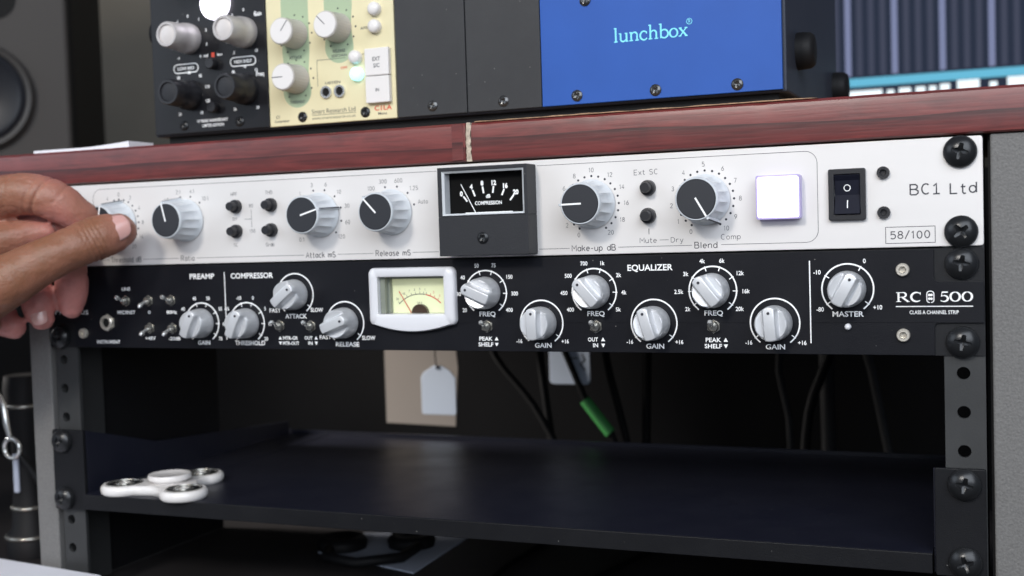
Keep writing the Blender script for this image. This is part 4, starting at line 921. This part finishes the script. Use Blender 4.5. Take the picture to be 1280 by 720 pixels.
text('EXT', 198.4, 56.5, 1.9, cr, 'inkgrey', y=Yf - 3.1); text('S/C', 198.4, 53.2, 1.9, cr, 'inkgrey', y=Yf - 3.1); text('IN', 198.4, 41, 1.6, cr, 'inkgrey', y=Yf - 3.1)
txy(cr, 'Smart Research Ltd', 170.8, 32.8, 2.2, 'inkgrey', 26, bold=0); txy(cr, 'www.smartresearch.co.uk', 170.8, 29.4, 1.3, 'inkgrey', 26, bold=0)
mb = MB(); mb.ribbon([(158, 31.0), (184, 31.0)], .25, Yf - .05); mb.ribbon([(162, 59), (162, 45.5)], .25, Yf - .05); mb.ribbon([(162, 59), (179, 59)], .25, Yf - .056); mb.ribbon([(188.5, 60), (191.4, 60)], .25, Yf - .05); part('printed_lines', mb, 'inkgrey', cr)
txy(cr, 'ATTACK', 149.4, 61.6, 1.5, 'inkgrey'); txy(cr, 'RELEASE', 175.4, 62.8, 1.5, 'inkgrey'); txy(cr, 'THRESHOLD', 149.4, 38.6, 1.4, 'inkgrey', 9); txy(cr, 'SIDECHAIN', 175.4, 60.4, 1.3, 'inkgrey', 9)
txy(cr, 'LISTEN', 171, 47, 1.2, 'inkgrey', 9); txy(cr, 'AUTO', 190.4, 73, 1.2, 'inkgrey', 4); txy(cr, 'OFF', 178, 54, 1.2, 'red', 4); txy(cr, 'C1LA', 199.8, 32.2, 2.4, 'red', 10); txy(cr, 'Mono', 199.4, 29.4, 1.2, 'inkgrey', 5)
txy(cr, 'C1', 137, 31.4, 1.6, 'inkgrey'); txy(cr, 'Compressor', 139.6, 29.2, 1.2, 'inkgrey', 9)
for x in (152.2, 189.5): place('module_screw', DARKSCREW, cr, (x, Yf, 30.6), rot=(0, .7, 0), recentre=False)
b1 = module('blank_module', 'plain charcoal blank module plate between the cream module and another blank', 208.0, 246.2, 'slate2'); b1['category'] = 'blank panel'
place('module_screw', SMALLSCREW, b1, (227.6, Yf, 31.2), rot=(0, .3, 0), recentre=False)
b2 = module('blank_module', 'plain charcoal blank module plate directly left of the blue section', 246.8, 285.6, 'slate2'); b2['category'] = 'blank panel'
place('module_screw', SMALLSCREW, b2, (265.8, Yf, 30.8), rot=(0, .6, 0), recentre=False)
for b_ in (b1, b2): b_['group'] = 'blank module plates'

# ================================================================== THINGS ON AND BEHIND THE TOP
m = MB(); n = 12; vs = []
for i in range(n + 1):
    x = -9 + 66 * i / n; lift = 2.6 * max(0, (i / n - .55)) ** 1.3 * 2
    for y in (6, 26): vs += [(x, y, 18.75 + lift * .2), (x, y, 20.6 + lift)]
fs = []
for i in range(n): a = i * 4; b = a + 4; fs += [(a, b, b + 1, a + 1), (a + 1, b + 1, b + 3, a + 3), (a + 3, b + 3, b + 2, a + 2), (a + 2, b + 2, b, a)]
fs += [(0, 1, 3, 2), (n * 4, n * 4 + 2, n * 4 + 3, n * 4 + 1)]
m.add(vs, fs); tag(part('paper_sheet', m, 'paper', None), 'folded white paper lying on the wood top beside the chassis', 'paper')
spk = thing('studio_speaker', 'dark studio monitor speaker with round woofer, standing behind the left end of the top', 'speaker', (-249, 305, 12))
m = MB(); m.box(-559, -249.5, 306, 505, 12, 420); part('speaker_cabinet', m, 'spkbody', spk, bevel=8, bseg=4)
m = MB(); m.prism(rrect(-556, -252, 15, 415, 12), 299, 306.5); part('baffle', m, 'spkbaffle', spk, bevel=3)
m = MB(); m.lathe([(46, 299), (46, 294), (43.5, 291.5), (40, 293), (38.5, 298.5)], 64, c=(-326, 0, 95), cap0=False, cap1=False); part('woofer_surround', m, 'surround', spk, smooth=50)
m = MB(); m.lathe([(39, 295.5), (35, 293), (31, 295), (15, 298.4), (13, 294), (6, 291)], 64, c=(-326, 0, 95), cap0=False); part('woofer_cone', m, 'cone', spk, smooth=50)
m = MB(); m.prism(rrect(-400, -292, 160, 240, 18), 298, 299.5); part('port_slot', m, 'hole', spk)
spk.rotation_euler = (0, 0, math.radians(34))
ss = thing('speaker_stand', 'black box stand under the studio speaker, behind the left end of the top', 'stand', (-450, 305, -225))
m = MB(); m.box(-640, -330, 300, 329, -20, 11.5); part('stand_top', m, 'rubber', ss, bevel=1)
m = MB(); m.box(-560, -420, 303, 326, -225, -20.2); part('stand_post', m, 'rubber', ss, bevel=1)
mo = thing('computer_monitor', 'computer monitor showing dark mixer strips, glowing behind the right end of the top', 'monitor', (520, 600, -225))
m = MB(); m.box(250, 800, 602, 640, 60, 420); part('monitor_case', m, 'blackplastic', mo, bevel=3)
m = MB(); m.box(262, 788, 600.4, 601.9, 70, 410); scr = part('screen', m, 'screen', mo)
x = 300
for i in range(44):
    xs = 300 + i * 9.9; br = (i % 4 == 2)
    mb = MB(); ww = 2.6 if br else 2.4; mb.poly([(xs - ww, 96), (xs + ww, 96), (xs + ww, 408), (xs - ww, 408)], 600.2)
    part('mixer_strip', mb, 'scr_line' if br else 'scr_dim', scr)
mb = MB(); mb.poly([(262, 86.5), (788, 86.5), (788, 94), (262, 94)], 600.2); part('cyan_bar', mb, 'scr_cyan', scr)
for x0, x1, z1 in ((340, 388, 83), (392, 398, 82), (402, 412, 83), (416, 424, 83), (427, 433, 83), (436, 444, 84), (450, 468, 86), (476, 482, 83), (490, 512, 86), (520, 560, 85)):
    mb = MB(); mb.poly([(x0, 70.5), (x1, 70.5), (x1, z1), (x0, z1)], 600.2); part('screen_icon', mb, 'scr_white', scr)

# ================================================================== BEHIND THE RACK
m = MB(); m.prism([(66.5, -127.5 - 24), (66.6, -60), (121, -60), (124, -95), (126.0, -118), (124.4, -128), (122.3, -169.5), (66.5, -169.0)][1:][::-1] if False else [(66.5, -169.5), (122.3, -170.5), (125.6, -128), (123, -100), (122, -60), (66.6, -60)], 262, 263)
tag(part('beige_card', m, 'card', None), 'beige card hanging behind the shelf with a pale blue tag in front', 'card')
m = MB(); m.prism([(103, -160.5), (128, -160.5), (129, -159), (129.2, -134), (125, -129), (118.5, -125.5), (112.5, -125.5), (104, -130.5), (102, -134), (102, -159)], 250, 251)
tg = part('hang_tag', m, 'tag', None, bevel=.3); tag(tg, 'pale blue hang tag on a string in front of the beige card', 'tag')
m = MB(); m.tube([(115, 249.6, -128), (114, 249.6, -118), (115, 249, -90)], .5, 6); part('tag_string', m, 'cable', tg)
m = MB(); m.prism(rrect(200.2, 229.4, -136.8, -90, 3), 250, 251); wt = part('white_label', m, 'tag', None, bevel=.3); tag(wt, 'white label card with faint writing hanging behind the shelf, right of the beige card', 'label')
mb = MB(); mb.ribbon([(216, -119), (221, -119)], .8, 249.9); mb.ribbon([(214, -124), (214, -116)], .8, 249.9); mb.ribbon([(224, -116), (226, -120), (223, -123), (226, -127)], .9, 249.9); part('faint_writing', mb, 'greycable', wt)
cabs = [([(140, 255, -70), (160, 250, -120), (190, 245, -150), (215, 240, -190), (240, 240, -224)], 2.6, 'black cable slanting down behind the shelf beside the beige card'),
        ([(185, 262, -70), (190, 262, -130), (196, 262, -180), (200, 262, -224)], 2.8, 'black cable hanging upright left of the white label'),
        ([(235, 262, -70), (238, 258, -120), (250, 256, -165), (262, 256, -224)], 2.6, 'black cable hanging just right of the white label'),
        ([(268, 262, -70), (266, 262, -120), (262, 262, -224)], 3.0, 'thick black cable hanging upright right of the green taped cable'),
        ([(395, 262, -70), (388, 258, -110), (372, 256, -150), (366, 256, -224)], 3.2, 'curved black cable near the right side behind the shelf')]
for p, r, lab in cabs:
    m = MB(); q = []
    for i in range(len(p) - 1):
        for t in (0, .25, .5, .75): q.append(Vector(p[i]).lerp(Vector(p[i + 1]), t))
    q.append(Vector(p[-1])); q = [q[0]] + [(q[i - 1] + q[i] * 2 + q[i + 1]) / 4 for i in range(1, len(q) - 1)] + [q[-1]]
    m.tube(q, r, 10); tag(part('cable', m, 'cable', None, smooth=60), lab, 'cable', 'cables behind the shelf')
m = MB(); m.tube([(200, 250, -70), (210, 250, -110), (226, 250, -148), (243, 250, -169), (262, 250, -222)], 2.4, 10); gc = part('cable', m, 'cable', None, smooth=60); tag(gc, 'black cable wrapped with bright green tape below the white label', 'cable', 'cables behind the shelf')
m = MB(); m.tube([(225.4, 249.6, -147.2), (234, 249.6, -158.2), (242.8, 249.6, -169.1)], 3.9, 12); part('green_tape', m, 'greentape', gc, smooth=60)
m = MB(); m.tube([(377, 300, -60), (379, 300, -224)], 5, 10); tag(part('cable', m, 'greycable', None, smooth=60), 'dark grey upright conduit behind the shelf toward the right', 'cable', 'cables behind the shelf')
m = MB(); m.tube([(352, 280, -70), (350, 280, -130), (356, 280, -160), (358, 280, -224)], 2.4, 10); tag(part('cable', m, 'greycable', None, smooth=60), 'thin dark grey cable left of the upright conduit', 'cable', 'cables behind the shelf')
m = MB(); m.tube([(392, 290, -70), (408, 290, -130), (425, 290, -224)], 3, 10); tag(part('cable', m, 'greycable', None, smooth=60), 'grey cable leaning to the right of the upright conduit', 'cable', 'cables behind the shelf')
# sheets and glasses under the shelf
m = MB(); m.add([(98, 112, -225), (90, 158, -225), (172, 180, -225), (176, 88, -225), (98, 112, -224.2), (90, 158, -224.2), (172, 180, -224.2), (176, 88, -224.2)], [(3, 2, 1, 0), (4, 5, 6, 7), (0, 1, 5, 4), (1, 2, 6, 5), (2, 3, 7, 6), (3, 0, 4, 7)])
tag(part('paper_sheet', m, 'greypaper', None), 'bluish paper sheet lying on the desk under the shelf', 'paper')
hp = thing('headphones', 'black headphones lying on the bluish paper under the shelf', 'headphones', (125, 130, -224))
for (a, b, r) in ((108, 124, 15), (148, 140, 14)):
    m = MB(); m.lathe([(r, -224), (r + 1, -220), (r - 1, -217), (r - 5, -216.5), (r - 8, -219)], 32, c=(a, b, 0), axis='z'); part('ear_cup', m, 'rubber', hp, smooth=50)
m = MB(); m.tube([(108, 110, -221), (115, 92, -221), (140, 86, -221), (160, 104, -221), (158, 130, -221)], 3.2, 10); part('headband', m, 'rubber', hp, smooth=60)
for i, pts in enumerate(([(228, 60, -223), (224, 110, -223), (226, 170, -223)], [(262, 50, -223), (282, 110, -223), (300, 190, -223)])):
    m = MB(); m.tube(pts, 1.8, 8); tag(part('cable', m, 'cable', None, smooth=60), ('thin black cable on the desk under the shelf, the left one', 'thin black cable on the desk under the shelf, the right one')[i], 'cable', 'cables on the desk')
# left of the rack
pad = thing('paper_pad', 'thick pad of white paper at the bottom left in front of the cabinet', 'paper pad', (-20, -60, -225))
m = MB(); m.add([(-95, 8, -210), (38.2, -9.6, -210), (10, -230, -210), (-200, -210, -210), (-95, 8, -225), (38.2, -9.6, -225), (10, -230, -225), (-200, -210, -225)], [(3, 2, 1, 0), (4, 5, 6, 7), (0, 1, 5, 4), (1, 2, 6, 5), (2, 3, 7, 6), (3, 0, 4, 7)]); part('sheets', m, 'paper', pad)
mo_ = thing('snap_hook', 'chrome snap hook with a ring hanging at the far left beside the cabinet', 'hook', (-72, 40, -150))
def torus(c, R_, r_, sx=1.0, sz=1.0, seg=40): return [(c[0] + R_ * math.cos(2 * PI * i / seg) * sx, c[1], c[2] + R_ * math.sin(2 * PI * i / seg) * sz) for i in range(seg + 1)]
m = MB(); m.tube(torus((-70.5, 40, -154.5), 6.0, 1.3), 1.3, 10); part('ring', m, 'chrome', mo_, smooth=60)
m = MB(); m.tube([(-80, 40, -120), (-75.6, 40, -128), (-74, 40, -140), (-72, 40, -148)], [1.2, 1.8, 1.9, 1.3], 10); part('shank', m, 'chrome', mo_, smooth=60)
m = MB(); m.tube([(-66, 41, -158), (-56, 44, -172), (-46, 46, -184)], [1.6, 2.6, 3.4], 10); part('strap', m, 'greycable', mo_, smooth=60)
mc = thing('microphone', 'black handheld microphone body with chrome rings standing left of the cabinet', 'microphone', (-62, 55, -225))
m = MB(); m.lathe([(15, -225), (15, -212), (11.5, -207), (9.5, -180), (9.5, -150), (12, -140), (13, -120), (12, -112)], 36, c=(-78, 60, 0), axis='z'); part('microphone_body', m, 'rubber', mc, smooth=50)
for z, r in ((-196, 11), (-214, 15.3), (-132, 12.6)):
    m = MB(); m.lathe([(r, z), (r + .8, z + .8), (r + .8, z + 2.0), (r, z + 2.8)], 36, c=(-78, 60, 0), axis='z'); part('chrome_ring', m, 'steel', mc, smooth=50)
m = MB(); m.prism(rrect(-80, -76, -184, -160, 1), 49.4, 50.4); part('white_strip', m, 'greypaper', mc)
m = MB(); m.box(-74, -50, 10, 13, -221, -217.6); tag(part('red_lamp_strip', m, 'redglow', None, bevel=.5), 'small glowing red lamp strip behind the white pad at the bottom left', 'lamp')

# ================================================================== HAND
def build_hand():
    sw = []     # sweeps of balls: (points, radii)
    thumb = ([(-52, -72, -90), (-20, -68, -72), (8, -64, -60), (29, -60, -51.2), (45, -51.5, -41.6), (56, -42, -34.8), (64.0, -32, -29.6), (67.8, -26.6, -27.6), (70.2, -23.0, -26.5), (71.2, -21.4, -25.8)],
             [17, 18, 16.2, 13.8, 11.5, 10.9, 11.5, 11.2, 10.2, 9.2])
    index = ([(-70, -56, -34), (-40, -52, -20), (-10, -47, -13), (8, -43, -8.5), (22, -39, -5.5), (33, -34, -6.4), (40.5, -28.5, -10.8), (45, -23, -16.0), (47.5, -17, -19.4), (46.5, -11, -24), (45, -8.5, -27)],
             [14, 13.4, 12.6, 11.6, 10.8, 10.6, 10.4, 9.0, 7.9, 7.0, 5.2])
    middle = ([(-70, -40, -48), (-36, -34, -34), (-4, -28, -27), (14, -24, -25), (27, -21, -29), (33, -19, -38), (34.5, -17, -49), (33.6, -16, -58), (32.2, -15.5, -65)],
              [14, 13, 12, 11, 10.4, 9.6, 8.8, 8.2, 6.4])
    ring_ = ([(-70, -36, -66), (-34, -30, -52), (-8, -26, -46), (10, -24, -49), (18, -25, -58), (20.0, -25, -66), (20.8, -24.5, -70.5)],
             [14, 12.5, 11, 10.2, 9.2, 8.2, 6.4])
    pinky = ([(-72, -38, -84), (-38, -36, -70), (-14, -34, -64), (0, -34, -67), (5, -33.5, -72), (9.5, -32.5, -74.5)],
             [12, 11.5, 10, 8.8, 7.6, 6.2])
    palm = ([(-120, -52, -66), (-90, -53, -62), (-60, -54, -58), (-30, -52, -54), (-6, -48, -52)], [30, 31, 31, 26, 17])
    palm2 = ([(-60, -50, -40), (-34, -48, -34), (-14, -46, -30)], [22, 21, 15])
    web = ([(-24, -54, -40), (4, -48, -32), (20, -38, -27), (32, -30, -25)], [15, 11.5, 8.5, 5])
    wrist = ([(-190, -60, -86), (-150, -56, -76), (-110, -53, -68)], [29, 27, 29])
    me_all = MB()
    for pts, rad in (thumb, index, middle, ring_, pinky, palm, palm2, web, wrist):
        # catmull-rom resample
        P = [Vector(p) for p in pts]; out = []; ro = []
        for i in range(len(P) - 1):
            p0, p1, p2, p3 = P[max(i - 1, 0)], P[i], P[i + 1], P[min(i + 2, len(P) - 1)]
            r0, r1, r2, r3 = rad[max(i - 1, 0)], rad[i], rad[i + 1], rad[min(i + 2, len(P) - 1)]
            for k in range(5):
                t = k / 5; f = lambda a, b, c, d: 0.5 * ((2 * b) + (c - a) * t + (2 * a - 5 * b + 4 * c - d) * t * t + (3 * b - a - 3 * c + d) * t ** 3)
                out.append(f(p0, p1, p2, p3)); ro.append(f(r0, r1, r2, r3))
        out.append(P[-1]); ro.append(rad[-1])
        # rounded ends
        def capped(o, r):
            t = (o[-1] - o[-2]).normalized(); R_ = r[-1]
            for a in (25, 50, 70, 84): o.append(o[len(out) - 1 if False else -1] * 0 + base_end + t * R_ * math.sin(math.radians(a)) * .9); r.append(R_ * math.cos(math.radians(a)))
        base_end = out[-1].copy(); t = (out[-1] - out[-2]).normalized(); R_ = ro[-1]
        for a in (25, 50, 70, 84): out.append(base_end + t * R_ * math.sin(math.radians(a)) * .95); ro.append(R_ * math.cos(math.radians(a)))
        b0 = out[0].copy(); t = (out[0] - out[1]).normalized(); R0 = ro[0]
        for a in (25, 50, 70, 84): out.insert(0, b0 + t * R0 * math.sin(math.radians(a)) * .95); ro.insert(0, R0 * math.cos(math.radians(a)))
        me_all.tube(out, ro, 24)
    me = bpy.data.meshes.new('raw'); me.from_pydata(me_all.v, [], me_all.f)      # still in mm
    o = bpy.data.objects.new('raw', me); COL.objects.link(o)
    rm = o.modifiers.new('r', 'REMESH'); rm.mode = 'VOXEL'; rm.voxel_size = 0.95
    smo = o.modifiers.new('s', 'SMOOTH'); smo.factor = 0.5; smo.iterations = 7
    dg = bpy.context.evaluated_depsgraph_get(); me2 = bpy.data.meshes.new_from_object(o.evaluated_get(dg)); bpy.data.objects.remove(o)
    # creases and colour zones
    th = [Vector(p) for p in thumb[0]]
    ax = (th[6] - th[4]).normalized()
    def crease(co, c, d, wd, dep, rng):
        q = (co - c); s = q.dot(d)
        if abs(s) < wd * 3 and q.length < rng: return -dep * math.exp(-(s / wd) ** 2)
        return 0
    me2.update()
    pink = []
    FOLD = [Vector(q) for q in ((-12, -78, -4), (-2, -73, -12), (8, -68, -22), (16, -62, -30), (26, -56, -33))]
    KN = [Vector(q) for q in ((20, -51, 2), (22, -52, -8), (20, -50, -17))]
    cams = Vector((0.42, -0.9, 0.05)).normalized()
    nrm = [v.normal.copy() for v in me2.vertices]
    for v, n_ in zip(me2.vertices, nrm):
        co = v.co.copy(); d = 0
        for off_, dep in ((0, .8), (1.9, .55), (-2.1, .6), (4.2, .35), (-4.6, .3)):
            d += crease(co, th[6] + ax * (-.5 + off_ + .5 * noise.noise(co * .15)), ax, .45, dep, 16)
        d += crease(co, Vector((37, -38, -5)), Vector((.83, .3, -.46)).normalized(), .7, 1.0, 15) + crease(co, Vector((33, -38, -4)), Vector((.9, .2, -.4)).normalized(), .55, .6, 14) + crease(co, Vector((22, -44, -5)), Vector((.97, .2, -.1)).normalized(), .8, .5, 15)
        d += crease(co, Vector((41, -28.5, -6)), Vector((.55, .5, -.66)).normalized(), .7, .35, 12)
        d += crease(co, Vector((36.5, -17, -49)), Vector((.1, .1, -1)).normalized(), .6, .5, 11)
        d += 0.55 * noise.noise(co * 0.07) + .22 * noise.noise(co * .22) + .08 * noise.noise(co * .6)
        d -= .35 * max(0, 1 - abs(noise.noise(Vector((co.x * .05, co.y * .05, co.z * .22 + 7)))) * 9) * (1 if co.x < 40 else .4)
        v.co = co + n_ * d
        for a_, b_ in zip(FOLD, FOLD[1:]):
            ab = b_ - a_; t_ = max(0, min(1, (v.co - a_).dot(ab) / ab.length_squared)); q_ = (v.co - (a_ + ab * t_)).length
            if q_ < 6: v.co = v.co - n_ * 1.3 * math.exp(-(q_ / 1.7) ** 2)
        # pink: fingertips and palmar sides
        p = 0.0
        p += max(0, 1 - (co - th[8]).length / 15) * 1.1
        p += max(0, min(1, (-22 - co.z - 24) / 22)) * 1.0 if co.y > -40 else 0
        p += .75 * max(0, min(1, (co.y + 50) / 18)) * max(0, min(1, (70 - co.x) / 30)) + .04
        p += .22 * max(0, -n_.z)
        pink.append(min(1, p))
    for v in me2.vertices: v.co *= S
    at = me2.attributes.new('pink', 'FLOAT', 'POINT'); at.data.foreach_set('value', pink)
    me2.materials.clear(); me2.materials.append(MT['skin'])
    me2.polygons.foreach_set('use_smooth', [True] * len(me2.polygons)); me2.polygons.foreach_set('material_index', [0] * len(me2.polygons))
    me2.name = 'hand'
    h = bpy.data.objects.new('hand', me2); COL.objects.link(h); WL[h] = Vector((0, 0, 0))
    h['label'] = 'brown hand pinching the leftmost knob of the silver unit between thumb and bent index finger'; h['category'] = 'hand'
    # thumb nail
    def nail(name, c, ax, nr, L_, W_, R_):
        ax = ax.normalized(); nr = (nr - ax * nr.dot(ax)).normalized(); sd = ax.cross(nr); mb = MB(); nu, nv = 14, 16; vs = []
        for j in range(nv + 1):
            t = -1 + 2 * j / nv; q = math.sqrt(max(0, 1 - abs(t) ** 3.2)) if t > 0 else (1 - abs(t) ** 6) ** .5 if abs(t) < 1 else 0
            for i in range(nu + 1):
                s = (-1 + 2 * i / nu) * W_ / 2 * max(.05, q); ang = s / R_
                vs.append(c + ax * (t * L_ / 2) + sd * math.sin(ang) * R_ + nr * (math.cos(ang) * R_ - R_ - .3 * t * t))
        f1 = [(j * (nu + 1) + i, j * (nu + 1) + i + 1, (j + 1) * (nu + 1) + i + 1, (j + 1) * (nu + 1) + i) for j in range(nv) for i in range(nu)]
        mb.add([tuple(p_) for p_ in vs], f1); o_ = part(name, mb, 'nail', h, smooth=60)
        sm = o_.modifiers.new('solid', 'SOLIDIFY'); sm.thickness = .0006; sm.offset = 0
        return o_
    nr = Vector((.60, -.76, .20)).normalized()
    axn = (th[8] - th[5])
    nail('thumb_nail', th[8] + nr * 10.55, axn, nr, 16.5, 14.5, 9.6)
    nail('finger_nail', Vector((20.4, -25, -68)) + Vector((.55, -.75, -.1)).normalized() * 7.7, Vector((.2, 0, -1)), Vector((.55, -.75, -.1)), 9, 8.5, 6.5)
build_hand()
